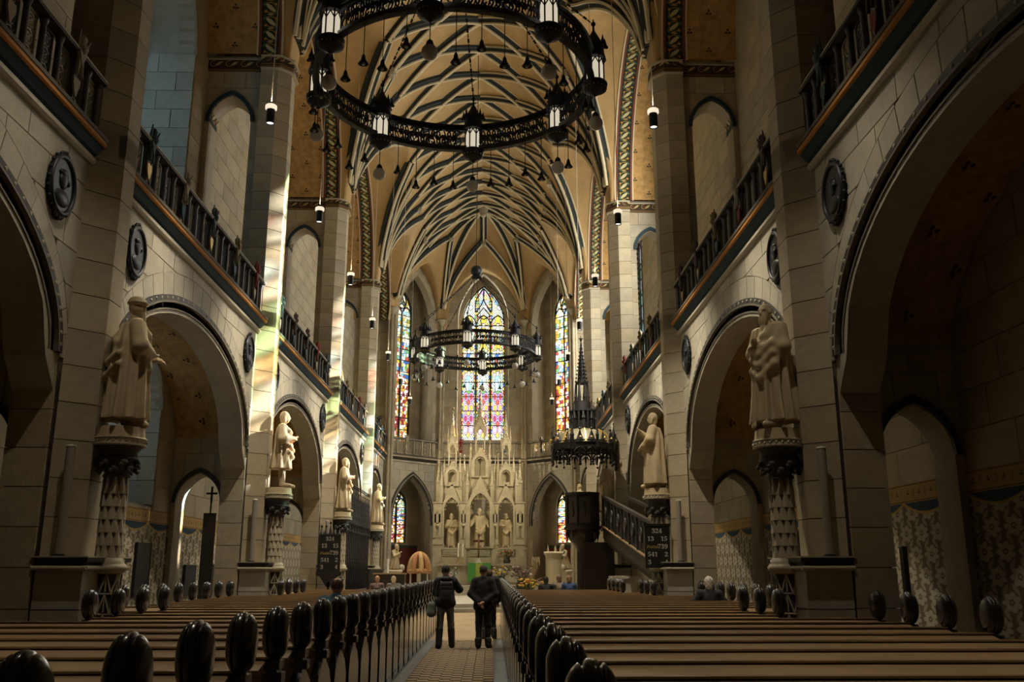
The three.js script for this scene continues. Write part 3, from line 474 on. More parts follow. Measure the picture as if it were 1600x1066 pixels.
// painted transverse vaults over the galleries, with the leaf-patterned arch band next to the nave
for (const side of [1, -1]) for (let b = 0; b < 5; b++) {
  const [za, zb] = b < 4 ? BAYS[b] : [zP[4], -54.3], c = (za + zb) / 2, hw = (za - zb) / 2 - 0.56, rise = min(5.1, hw * 1.15), top = pointed(c, hw, SPRING, rise), pts = archPts(top, c, hw, 40).map((p) => [p[0], max(SPRING, p[1])]), len = [0];
  for (let i = 1; i < pts.length; i++) len.push(len[i - 1] + hypot(pts[i][0] - pts[i - 1][0], pts[i][1] - pts[i - 1][1]));
  const strip = (x0, x1, off, uoff) => gridMesh(1, pts.length - 1, (s, t) => { const i = Math.round(t * (pts.length - 1)); return [side * (x0 + (x1 - x0) * s), pts[i][1] - off, pts[i][0], (x1 - x0) * s + uoff, len[i]]; });
  part('painted_arch_band', strip(5.71, 6.26, 0.03, 0), M.foliate, ceil); part('gallery_vault', strip(6.26, 7.86, 0, 0.1), M.trefoil, ceil);
  const P3 = (x) => pts.map((p) => V3(side * x, p[1] - 0.03, p[0])), q = (w) => [[-w, 0.03], [-w, -0.03], [w, -0.03], [w, 0.03]];
  for (const [x, w, m] of [[5.62, 0.03, M.ribCream], [5.69, 0.035, M.ribRed], [6.27, 0.035, M.ribRed], [6.34, 0.025, M.ribCream]]) part('arch_line', sweep(P3(x), q(w)), m, ceil);
}
// back wall behind the camera
{ const w = struct('wall_back', [0, 0, 7.4], PI); backing(w, -9, 9, -0.03, 24.5, 0.4, [], 0, M.stone[4]); for (const s of [-1, 1]) { const o = struct('wall_outer_' + (s > 0 ? 'right' : 'left'), [s * 7.8, 0, 2], -s * PI / 2); backing(o, -5.6, 5.6, -0.03, 24.5, 0.5, [], 0, M.stone[4]); } }

// ---------------------------------------------------------------- apse
for (const [fi, f] of aFaces.entries()) {
  const turn = [PI / 4, 0, -PI / 4][fi], S = ['left', 'centre', 'right'][fi], hl = f.L / 2, w = struct('wall_apse_' + S, [f.c[0], 0, f.c[1]], turn);
  const lo = fi === 1 ? null : { uc: 0, hw: 1.5, vb: -0.03, top: pointed(0, 1.5, 4.5, 2.55) }, hi = fi === 1 ? { uc: 0, hw: 1.62, vb: 8.2, top: pointed(0, 1.62, 17.3, 3.1) } : { uc: 0, hw: 1.5, vb: 8.2, top: pointed(0, 1.5, 16.6, 3.2) };
  const holesL = lo ? [lo] : [];
  ashlar(w, -hl, hl, 0, 7.98, { holes: holesL, block: 1.0, mats: M.pale }); ashlar(w, -hl, hl, 8.2, 20.0, { holes: [hi], block: 1.0 });
  backing(w, -hl - 0.02, hl + 0.02, -0.03, 8.2, 0.5, holesL, -0.03, M.stone[1]); backing(w, -hl - 0.02, hl + 0.02, 8.2, 24.4, 0.5, [hi], -0.03, M.stone[1]);
  if (lo) for (const [d0, d1, z0, z1, m] of [[0, 0.1, -0.1, 0.05, M.moulding], [0.1, 0.14, -0.1, 0.07, M.columnLight], [0.14, 0.26, -0.1, 0.02, M.moulding]]) part('arch_moulding', archBand(pointed(0, 1.5 + d1, 4.5, 2.55 + d1 * 1.2), 1.5 + d1, pointed(0, 1.5 + d0, 4.5, 2.55 + d0 * 1.2), 1.5 + d0, z0, z1, 4.2, 24), m, w);
  // recess behind: side walls, floor, back wall with its window
  const D = fi === 1 ? 1.1 : 1.0, wc = [0.15, 0, -0.15][fi], bw = hl - 0.25;
  for (const s of [-1, 1]) { const sw = bx(0.3, 24.4, D, s * (bw + 0.12), 12.2, -0.5 - D / 2); part('recess_wall', sw, M.stone[fi === 2 ? 3 : 4], w); }
  part('recess_floor', bx(2 * bw + 0.2, 0.3, D, 0, 8.05, -0.5 - D / 2), M.pale[1], w); part('recess_vault', bx(2 * bw + 0.4, 0.3, D + 0.4, 0, 21.3, -0.5 - D / 2), M.plaster, w);
  const bwall = struct('wall_apse_back_' + S, [f.c[0], 0, f.c[1]], turn), zb = -0.5 - D;
  const wu = fi === 1 ? { uc: 0, hw: 1.42, vb: 9.7, top: pointed(0, 1.42, 17.4, 2.7) } : { uc: wc, hw: 0.78, vb: 9.4, top: pointed(wc, 0.78, 17.6, 1.6) }, wl = fi === 1 ? null : { uc: wc, hw: 0.75, vb: 3.2, top: pointed(wc, 0.75, 5.4, 1.0) };
  ashlar(bwall, -bw, bw, 8.2, 20.4, { holes: [wu], z: zb, block: 0.9, depth: 0.12 }); if (wl) ashlar(bwall, -bw, bw, 3.2, 8.0, { holes: [wl], z: zb, block: 0.9, depth: 0.12 });
  backing(bwall, -bw - 0.3, bw + 0.3, 8.0, 21.5, 0.3, [wu], zb - 0.03, M.stone[1]); backing(bwall, -bw - 0.3, bw + 0.3, -0.03, 8.0, 0.3, wl ? [wl] : [], zb - 0.03, M.stone[1]);
  if (wl) { part('red_dado', bx(2 * bw, 2.9, 0.06, 0, 1.45, zb + 0.03), M.redDado, bwall); part('dado_rail', bx(2 * bw, 0.16, 0.09, 0, 2.98, zb + 0.045), M.greenTrim, bwall); }
  const n = V3(sin(turn), 0, cos(turn));
  const win = struct('window_' + (++winN), [f.c[0] + n.x * (zb - 0.2), 0, f.c[1] + n.z * (zb - 0.2)], turn);
  leadedWindow(win, wu, fi === 1 ? M.apseGlass : M.sideGlass, fi === 1 ? 8 : 11, 0, fi === 1 ? 3 : 2);
  if (wl) { const w2 = struct('window_' + (++winN), [f.c[0] + n.x * (zb - 0.2), 0, f.c[1] + n.z * (zb - 0.2)], turn); leadedWindow(w2, wl, M.sideGlass, 4, 0, 2); }
  balustrade(hl - 0.05, `${S === 'centre' ? 'gallery balustrade below the big stained glass window, behind the altar' : S + ' angled balustrade of the apse gallery beside the altar'}`, [f.c[0], 0, f.c[1]], turn, { pale: true });
}
// slender corner shafts of the apse
for (const [x, z, s] of [[-2.72, -57.05, 'left'], [2.72, -57.05, 'right'], [-5.6, -54.2, 'far left'], [5.6, -54.2, 'far right']]) {
  const g = struct('vaulting_shaft', [x * 0.985, 0, z + 0.1], 0, `slender triple shaft in the ${s} corner of the apse`, 'column');
  for (const d of [-0.17, 0, 0.17]) { for (let k = 0; k < 21; k++) part('shaft_stone', memo('ashaft', () => cyl(0.105, 0.105, 0.79, 0, 0.4, 0, 10)), pick(M.stone), g, d, k * 0.8, abs(d) > 0 ? -0.05 : 0.05); }
  part('shaft_capital', lathe([[0.12, 0], [0.22, 0.25], [0.34, 0.3], [0.34, 0.42], [0, 0.42]], 12), M.columnLight, g, 0, 16.8, 0);
}

// end walls that close the side aisles and galleries against the apse
for (const s of [-1, 1]) { const w = struct('wall_end_' + (s > 0 ? 'right' : 'left'), [s * 6.95, 0, -54.5], 0); part('wall_core', bx(2.7, 24.4, 0.25, 0, 12.2, -0.14), M.stone[1], w); ashlar(w, -1.2, 1.2, 0, 7.6, { block: 1.1, depth: 0.06, z: 0.03 }); ashlar(w, -1.2, 1.2, 8.3, 16.3, { block: 1.1, depth: 0.06, z: 0.03 }); }

// ---------------------------------------------------------------- smooth solid modelling: a distance field meshed by surface nets
function netMesh(field, lo, hi, cell) {
  const n = [0, 1, 2].map((k) => Math.ceil((hi[k] - lo[k]) / cell) + 1), [nx, ny, nz] = n, val = new Float32Array(nx * ny * nz), at = (i, j, k) => (k * ny + j) * nx + i;
  for (let k = 0; k < nz; k++) for (let j = 0; j < ny; j++) for (let i = 0; i < nx; i++) val[at(i, j, k)] = field(lo[0] + i * cell, lo[1] + j * cell, lo[2] + k * cell);
  const vid = new Int32Array(nx * ny * nz).fill(-1), P = [], I = [];
  for (let k = 0; k < nz - 1; k++) for (let j = 0; j < ny - 1; j++) for (let i = 0; i < nx - 1; i++) {
    let c = 0, x = 0, y = 0, z = 0; const v = [];
    for (let q = 0; q < 8; q++) v.push(val[at(i + (q & 1), j + ((q >> 1) & 1), k + (q >> 2))]);
    const neg = v.reduce((s, a) => s + (a < 0), 0); if (neg === 0 || neg === 8) continue;
    for (let q = 0; q < 8; q++) for (const b of [1, 2, 4]) if (!(q & b)) { const a0 = v[q], a1 = v[q | b]; if ((a0 < 0) !== (a1 < 0)) { const t = a0 / (a0 - a1); x += (q & 1) + (b === 1 ? t : 0); y += ((q >> 1) & 1) + (b === 2 ? t : 0); z += (q >> 2) + (b === 4 ? t : 0); c++; } }
    vid[at(i, j, k)] = P.length / 3; P.push(lo[0] + (i + x / c) * cell, lo[1] + (j + y / c) * cell, lo[2] + (k + z / c) * cell);
  }
  const quad = (a, b, c, d, f) => { if (a < 0 || b < 0 || c < 0 || d < 0) return; if (f) I.push(a, b, c, a, c, d); else I.push(a, c, b, a, d, c); };
  for (let k = 1; k < nz - 1; k++) for (let j = 1; j < ny - 1; j++) for (let i = 1; i < nx - 1; i++) {
    const s = val[at(i, j, k)] < 0;
    if (s !== (val[at(i + 1, j, k)] < 0)) quad(vid[at(i, j - 1, k - 1)], vid[at(i, j, k - 1)], vid[at(i, j, k)], vid[at(i, j - 1, k)], s);
    if (s !== (val[at(i, j + 1, k)] < 0)) quad(vid[at(i - 1, j, k - 1)], vid[at(i - 1, j, k)], vid[at(i, j, k)], vid[at(i, j, k - 1)], s);
    if (s !== (val[at(i, j, k + 1)] < 0)) quad(vid[at(i - 1, j - 1, k)], vid[at(i, j - 1, k)], vid[at(i, j, k)], vid[at(i - 1, j, k)], s);
  }
  const g = new THREE.BufferGeometry(); g.setAttribute('position', new THREE.Float32BufferAttribute(P, 3)); g.setIndex(I); g.computeVertexNormals();
  const UV = new Float32Array(P.length / 3 * 2); for (let i = 0; i < P.length / 3; i++) { UV[2 * i] = P[3 * i] + P[3 * i + 2]; UV[2 * i + 1] = P[3 * i + 1]; }
  g.setAttribute('uv', new THREE.BufferAttribute(UV, 2)); return g;
}
const smin = (a, b, k) => { const h = max(k - abs(a - b), 0) / k; return min(a, b) - h * h * k * 0.25; };
const capsule = (a, b, r1, r2 = r1) => { const d = [b[0] - a[0], b[1] - a[1], b[2] - a[2]], l2 = d[0] * d[0] + d[1] * d[1] + d[2] * d[2] || 1e-9; return (x, y, z) => { const px = x - a[0], py = y - a[1], pz = z - a[2], t = max(0, min(1, (px * d[0] + py * d[1] + pz * d[2]) / l2)); return hypot(px - d[0] * t, py - d[1] * t, pz - d[2] * t) - (r1 + (r2 - r1) * t); }; };
const ellip = (c, r) => { const m = min(...r); return (x, y, z) => { const q = hypot((x - c[0]) / r[0], (y - c[1]) / r[1], (z - c[2]) / r[2]); return (q - 1) * m; }; };
const boxf = (c, h, r) => (x, y, z) => { const qx = abs(x - c[0]) - h[0] + r, qy = abs(y - c[1]) - h[1] + r, qz = abs(z - c[2]) - h[2] + r; return hypot(max(qx, 0), max(qy, 0), max(qz, 0)) + min(max(qx, qy, qz), 0) - r; };
const chain = (pts, rs) => pts.slice(1).map((p, i) => capsule(pts[i], p, rs[i], rs[i + 1]));
const blend = (list, k = 0.04) => (x, y, z) => { let d = 1e3; for (const f of list) d = d > 999 ? f(x, y, z) : smin(d, f(x, y, z), k); return d; };
// gown: rows of [height, half width, half depth, x shift, z shift], folded by n vertical pleats that deepen downwards
function gown(rows, n, amp, ph = 0) {
  const y0 = rows[0][0], y1 = rows[rows.length - 1][0];
  return (x, y, z) => {
    let i = 0; while (i < rows.length - 2 && y > rows[i + 1][0]) i++;
    const t = max(0, min(1, (y - rows[i][0]) / (rows[i + 1][0] - rows[i][0]))), L = (k) => rows[i][k] + (rows[i + 1][k] - rows[i][k]) * t;
    const dx = x - (L(3) || 0), dz = z - (L(4) || 0), th = atan2(dz, dx), dn = 1 - (y - y0) / (y1 - y0), f = 1 + amp * (0.5 + 0.5 * max(0, dn)) * (sin(n * th + ph + 1.5 * sin(2.2 * y + ph)) * 0.7 + sin(n * 1.7 * th + 2 * ph) * 0.3);
    const a = L(1) * f, b = L(2) * f, q = hypot(dx / a, dz / b);
    return max((q - 1) * min(a, b) * 0.8, y0 - y, y - y1);
  };
}
function handField(w, dir, s = 1, side = 1) { // palm with five bent fingers; dir = forearm direction
  const d = V3(...dir).normalize(), up = abs(d.y) > 0.8 ? V3(0, 0, 1) : V3(0, 1, 0), sd = d.clone().cross(up).normalize().multiplyScalar(side), nn = sd.clone().cross(d).normalize(), W = V3(...w);
  const p = (f, l, c) => W.clone().addScaledVector(d, f * s).addScaledVector(sd, l * s).addScaledVector(nn, c * s).toArray(), out = [capsule(p(0, 0, 0), p(0.08, 0, 0), 0.028 * s, 0.034 * s)];
  [[-0.03, 0.075], [-0.01, 0.085], [0.01, 0.08], [0.03, 0.065]].forEach(([l, len]) => { out.push(...chain([p(0.09, l, 0), p(0.09 + len * 0.55, l * 1.1, -0.012), p(0.09 + len * 0.9, l * 1.1, -0.045)], [0.0105 * s, 0.0095 * s, 0.008 * s])); });
  out.push(...chain([p(0.03, 0.03, 0), p(0.07, 0.058, -0.012), p(0.10, 0.06, -0.035)], [0.013 * s, 0.011 * s, 0.009 * s])); return out;
}
const headField = (c, { beard = 0, hair = 0, cap = 0, turn = 0 } = {}) => {
  const R = (x, y, z) => [c[0] + x * cos(turn) + z * sin(turn), c[1] + y, c[2] - x * sin(turn) + z * cos(turn)];
  const l = [ellip(R(0, 0.02, -0.005), [0.082, 0.115, 0.098]), ellip(R(0, -0.055, 0.035), [0.058, 0.075, 0.06]), capsule(R(0, 0.02, 0.09), R(0, -0.022, 0.112), 0.012, 0.017), capsule(R(-0.05, 0.033, 0.08), R(0.05, 0.033, 0.08), 0.014), capsule(R(-0.025, -0.055, 0.088), R(0.025, -0.055, 0.088), 0.011), ellip(R(-0.085, 0, 0), [0.014, 0.03, 0.02]), ellip(R(0.085, 0, 0), [0.014, 0.03, 0.02])];
  if (beard) l.push(ellip(R(0, -0.12, 0.07), [0.065, 0.10, 0.045]));
  if (hair) l.push(ellip(R(0, 0.045, -0.03), [0.10, 0.11, 0.10]), capsule(R(-0.09, 0, -0.02), R(-0.085, -0.10, 0), 0.035), capsule(R(0.09, 0, -0.02), R(0.085, -0.10, 0), 0.035), capsule(R(0, 0, -0.08), R(0, -0.1, -0.06), 0.05));
  if (cap) l.push(ellip(R(0, 0.085, -0.01), [0.138, 0.036, 0.138]), ellip(R(0, 0.12, -0.02), [0.112, 0.065, 0.112]), ellip(R(0, 0.02, -0.035), [0.094, 0.10, 0.085]));
  return l;
};
function statueGeo({ H = 2.08, beard, hair, cap, headTurn = 0, rows, pleats = 9, amp = 0.10, ph = 0, armL, armR, drape = [], feet = true, cell = 0.022, lean = 0, book, knee = false }) {
  const s = H / 1.78, head = [lean, 1.615, 0.04];
  const list = [...headField(head, { beard, hair, cap, turn: headTurn }), capsule([lean * 0.9, 1.38, 0], [lean, 1.50, 0.01], 0.062, 0.05), capsule([-0.17, 1.37, 0], [0.17, 1.37, 0], 0.078), ellip([0, 1.22, 0], [0.20, 0.22, 0.15])];
  const soft = [gown(rows, pleats, amp, ph)];
  for (const a of [armL, armR]) if (a) { soft.push(...chain(a, [0.088, 0.092, 0.052])); list.push(...handField(a[2], [a[2][0] - a[1][0], a[2][1] - a[1][1], a[2][2] - a[1][2]], 1.0, a === armL ? 1 : -1)); }
  for (const d of drape) soft.push(...chain(d, d.map((_, i) => 0.034 + 0.008 * sin(i))));
  if (book) list.push(boxf(book, [0.09, 0.12, 0.03], 0.01));
  if (feet) for (const sx of [-1, 1]) list.push(capsule([sx * 0.10, 0.055, 0.06], [sx * 0.135, 0.04, 0.24 + 0.05 * (sx > 0)], 0.06, 0.045), capsule([sx * 0.1, 0.06, 0.05], [sx * 0.1, 0.62, 0.02], 0.055, 0.075));
  const A = blend(list, 0.02), B = blend(soft, 0.065), F = (x, y, z) => smin(A(x, y, z), B(x, y, z), 0.03);
  return netMesh(F, [-0.5, -0.03, -0.42], [0.5, 1.84, 0.6], cell / s).scale(s, s, s);
}
const longGown = [[0.10, 0.27, 0.25], [0.5, 0.245, 0.22], [0.9, 0.215, 0.18], [1.15, 0.22, 0.17], [1.40, 0.21, 0.13]], kneeGown = [[0.42, 0.27, 0.24], [0.7, 0.25, 0.21], [1.0, 0.22, 0.18], [1.2, 0.225, 0.17], [1.40, 0.21, 0.13]], wideGown = [[0.09, 0.33, 0.27], [0.5, 0.29, 0.25], [0.9, 0.26, 0.23], [1.15, 0.26, 0.21], [1.40, 0.23, 0.14]];
const clasp = { armL: [[0.21, 1.36, 0], [0.29, 1.08, 0.04], [0.06, 1.10, 0.23]], armR: [[-0.21, 1.36, 0], [-0.29, 1.08, 0.04], [-0.05, 1.13, 0.24]] };
const swag = (y, dy, w) => [[w, y, 0.02], [w * 0.9, y - dy * 0.6, 0.17], [w * 0.2, y - dy, 0.24], [-w * 0.6, y - dy * 0.7, 0.2]];
const STAT = [
  [-1, 1, 0.62, 'stone statue of a capped scholar stretching out his hand, nearest on the left', { cap: 1, beard: 1, rows: wideGown, pleats: 10, amp: 0.2, armL: [[0.22, 1.36, 0], [0.32, 1.08, 0.10], [0.16, 1.0, 0.36]], armR: [[-0.22, 1.36, 0], [-0.30, 1.06, 0.05], [-0.08, 1.02, 0.25]], drape: [swag(1.33, 0.42, 0.25), swag(1.2, 0.42, 0.27), swag(1.08, 0.36, 0.28), [[-0.14, 1.42, 0.05], [-0.1, 1.25, 0.17], [-0.04, 1.1, 0.2]], [[0.26, 1.3, 0.02], [0.24, 1.0, -0.16], [0.05, 0.85, -0.25], [-0.2, 0.95, -0.2]], [[0.29, 1.15, 0.02], [0.27, 0.8, -0.17], [0.05, 0.66, -0.27], [-0.22, 0.8, -0.2]], [[0.2, 1.4, -0.03], [0.12, 1.2, -0.17], [-0.05, 1.12, -0.2]]], ph: 0.4 }],
  [-1, 2, 0.1, 'sunlit stone statue of a man with bobbed hair in a knee-length fur-collared coat', { hair: 1, rows: kneeGown, pleats: 8, amp: 0.16, ...clasp, drape: [swag(1.2, 0.35, 0.26), swag(1.05, 0.35, 0.26), [[-0.2, 1.40, 0.02], [-0.13, 1.3, 0.15], [0, 1.26, 0.17], [0.13, 1.3, 0.15], [0.2, 1.4, 0.02]]], ph: 1.7 }],
  [-1, 3, 0.1, 'stone statue of a bearded man in a long gown above the black choir screen', { beard: 1, hair: 1, rows: longGown, pleats: 9, amp: 0.18, ...clasp, drape: [swag(1.25, 0.4, 0.25), swag(1.05, 0.4, 0.26)], ph: 2.6 }],
  [-1, 4, 0.1, 'smaller looking stone statue on the left nearest to the altar', { beard: 1, rows: longGown, pleats: 10, amp: 0.16, ...clasp, drape: [swag(1.2, 0.4, 0.25)], ph: 0.9 }],
  [1, 1, 0.45, 'stone statue of a bald bearded man clasping his hands, nearest on the right', { beard: 1, rows: wideGown, pleats: 11, amp: 0.2, headTurn: 0.15, ...clasp, drape: [swag(1.34, 0.35, 0.25), swag(1.22, 0.38, 0.26), swag(1.08, 0.4, 0.27), [[0.15, 1.42, 0.04], [0.08, 1.25, 0.17], [0.0, 1.12, 0.2]]], ph: 3.3 }],
  [1, 2, -0.35, 'stone statue in a plain long cloak seen from the side, above the right hymn board', { rows: wideGown, pleats: 7, amp: 0.12, armL: [[0.22, 1.36, 0], [0.3, 1.1, 0.06], [0.2, 0.95, 0.26]], armR: [[-0.22, 1.36, 0], [-0.30, 1.16, 0.14], [-0.16, 1.32, 0.32]], drape: [swag(1.2, 0.4, 0.26)], hair: 1, ph: 4.4 }],
  [1, 3, -0.5, 'stone statue half hidden behind the pulpit stairs', { beard: 1, rows: longGown, pleats: 9, amp: 0.16, ...clasp, drape: [swag(1.2, 0.4, 0.25)], ph: 5 }],
  [1, 4, -0.5, 'stone statue on the right nearest to the altar', { beard: 1, rows: longGown, pleats: 9, amp: 0.16, ...clasp, drape: [swag(1.2, 0.4, 0.25)], ph: 5.5 }],
];
// column that carries a statue: lattice base, leaf shaft, leaf capital, moulded console
function statueColumn(side, i, what) {
  const g = thing('statue_column', `column with lattice base and leaf capital carrying the ${what}`, 'column', [side * 5.07, 0, zP[i]], side > 0 ? 0 : PI, 'statue columns');
  part('base', memo('scb', () => lathe([[0, 0], [0.25, 0], [0.25, 0.1], [0.20, 0.14], [0.20, 1.6], [0, 1.6]], 8)), M.columnDark, g);
  part('lattice', memo('scl', () => { const o = []; for (let r = 0; r < 5; r++) for (let k = 0; k < 8; k++) { const y0 = 0.16 + r * 0.285, y1 = y0 + 0.27, A = (t, y) => [0.215 * cos(t), y, 0.215 * sin(t)], t0 = k * PI / 4, t1 = t0 + PI / 8, t2 = t0 + PI / 4; o.push(rod(A(t0, y0), A(t1, y1), 0.017, 0.013, 5), rod(A(t2, y0), A(t1, y1), 0.017, 0.013, 5), rod(A(t0, y0), A(t2, y0), 0.013, 0.013, 5), rod(A(t1, y0 + 0.03), A(t1, y1 - 0.05), 0.012, 0.012, 5)); } return merge(o); }), M.columnLight, g);
  part('base_moulding', memo('scm', () => lathe([[0.2, 1.58], [0.27, 1.62], [0.285, 1.67], [0.26, 1.71], [0.23, 1.74], [0.24, 1.78], [0.18, 1.82]], 20)), M.columnLight, g);
  part('shaft', memo('scs', () => lathe([[0.18, 1.8], [0.17, 3.0], [0, 3.0]], 16)), M.columnMid, g);
  part('leaf_relief', memo('scr', () => { const o = []; for (let r = 0; r < 6; r++) for (let k = 0; k < 10; k++) { const t = (k + (r % 2) * 0.5) / 10 * 2 * PI, y = 1.80 + r * 0.19; const c = new THREE.ConeGeometry(0.078, 0.30, 5, 1).scale(1, 1, 0.42).rotateX(0.06).translate(0, y + 0.15, 0.172).rotateY(t); o.push(c); } return merge(o); }), M.columnLight, g);
  part('leaf_capital', memo('scc', () => { const o = [lathe([[0.16, 2.98], [0.20, 3.0], [0.2, 3.03], [0.17, 3.06], [0.25, 3.22], [0.30, 3.26], [0.30, 3.30], [0, 3.30]], 16)]; for (let k = 0; k < 14; k++) { const t = k / 14 * 2 * PI, r = k % 2 ? 0.29 : 0.25, y = k % 2 ? 3.21 : 3.12; o.push(sph(0.058, r * cos(t), y, r * sin(t), 8, 1, 0.8, 1), sph(0.035, (r + 0.035) * cos(t + 0.15), y - 0.04, (r + 0.035) * sin(t + 0.15), 6)); } return merge(o); }), M.columnDark, g);
  part('console', memo('sck', () => lathe([[0.26, 3.29], [0.28, 3.32], [0.27, 3.38], [0.33, 3.46], [0.36, 3.47], [0, 3.47]], 20)), M.columnDark, g);
  part('ornament_ring', memo('sco', () => { const o = [lathe([[0.36, 3.46], [0.385, 3.47], [0.385, 3.49], [0.37, 3.5], [0.37, 3.56], [0.385, 3.57], [0.385, 3.585], [0.3, 3.59]], 24)]; for (let k = 0; k < 26; k++) { const t = k / 26 * 2 * PI; o.push(new THREE.TetrahedronGeometry(0.032).translate(0.375 * cos(t), 3.53, 0.375 * sin(t))); } return merge(o); }), M.columnLight, g);
  part('plinth', memo('scp', () => new THREE.CylinderGeometry(0.34, 0.36, 0.165, 8).rotateY(PI / 8).translate(0, 3.67, 0)), M.statue, g);
}
for (const [side, i, tilt, label, o] of STAT) {
  const m = new THREE.Mesh(statueGeo({ ...o, cell: i === 1 ? 0.015 : 0.024 }), M.statue); m.name = numbered('statue'); m.position.set(side * 5.05, 3.762, zP[i]); m.rotation.y = -side * PI / 2 + tilt; m.castShadow = m.receiveShadow = true; scene.add(tag(m, label, 'statue', 'statues on the nave piers'));
  statueColumn(side, i, label.replace(/^(sunlit |smaller looking )?/, '').split(' ').slice(0, 9).join(' '));
}
// upright grey tubes on the pier ledges
for (const side of [-1, 1]) for (let i = 1; i < 5; i++) {
  const g = thing('column_speaker', `upright grey tube standing on the ledge of the ${ORD[i - 1]} ${side > 0 ? 'right' : 'left'} pier`, 'speaker', [side * 5.5, 1.83, zP[i] + 0.66], 0, 'tubes on the pier ledges');
  part('tube', memo('tube', () => cyl(0.065, 0.065, 1.56, 0, 0.79, 0, 18)), M.tube, g); part('tube_cap', memo('tubec', () => lathe([[0, 1.59], [0.07, 1.575], [0.07, 1.55], [0.06, 1.55]], 18)), M.frost, g); part('tube_foot', memo('tubef', () => cyl(0.075, 0.085, 0.03, 0, 0.015, 0, 18)), M.iron, g);
}
// bronze medallions on the spandrels
for (const side of [-1, 1]) for (let i = 1; i < 5; i++) for (const d of [1.45, -1.45]) {
  const g = thing('medallion', `dark oval bronze medallion ${d > 0 ? 'on the near side' : 'on the far side'} of the ${ORD[i - 1]} ${side > 0 ? 'right' : 'left'} pier`, 'medallion', [side * 5.765, 7.13, zP[i] + d], -side * PI / 2, 'spandrel medallions');
  part('disc', memo('md', () => cyl(1, 1, 0.05, 0, 0, 0, 32).rotateX(PI / 2).scale(0.35, 0.42, 1).translate(0, 0, 0.03)), M.bronze, g);
  part('frame', memo('mf', () => { const o = [new THREE.TorusGeometry(1, 0.1, 8, 36).scale(0.36, 0.43, 0.5).translate(0, 0, 0.05)]; for (let k = 0; k < 20; k++) { const t = k / 20 * 2 * PI; o.push(sph(0.03, 0.40 * cos(t), 0.475 * sin(t), 0.04, 8)); } for (const s of [-1, 1]) o.push(sph(0.045, 0, s * 0.5, 0.04, 8), sph(0.035, 0.08, s * 0.48, 0.04, 8), sph(0.035, -0.08, s * 0.48, 0.04, 8)); return merge(o); }), M.bronze, g);
  part('portrait_relief', memo('mr', () => merge([sph(0.13, 0, 0.08, 0.05, 14, 0.9, 1.15, 0.45), sph(0.22, 0, -0.2, 0.05, 14, 1, 0.6, 0.3), sph(0.05, 0.1, 0.06, 0.07, 8), sph(0.1, -0.02, 0.18, 0.06, 10, 1.2, 0.6, 0.5)])), M.bronze, g);
}

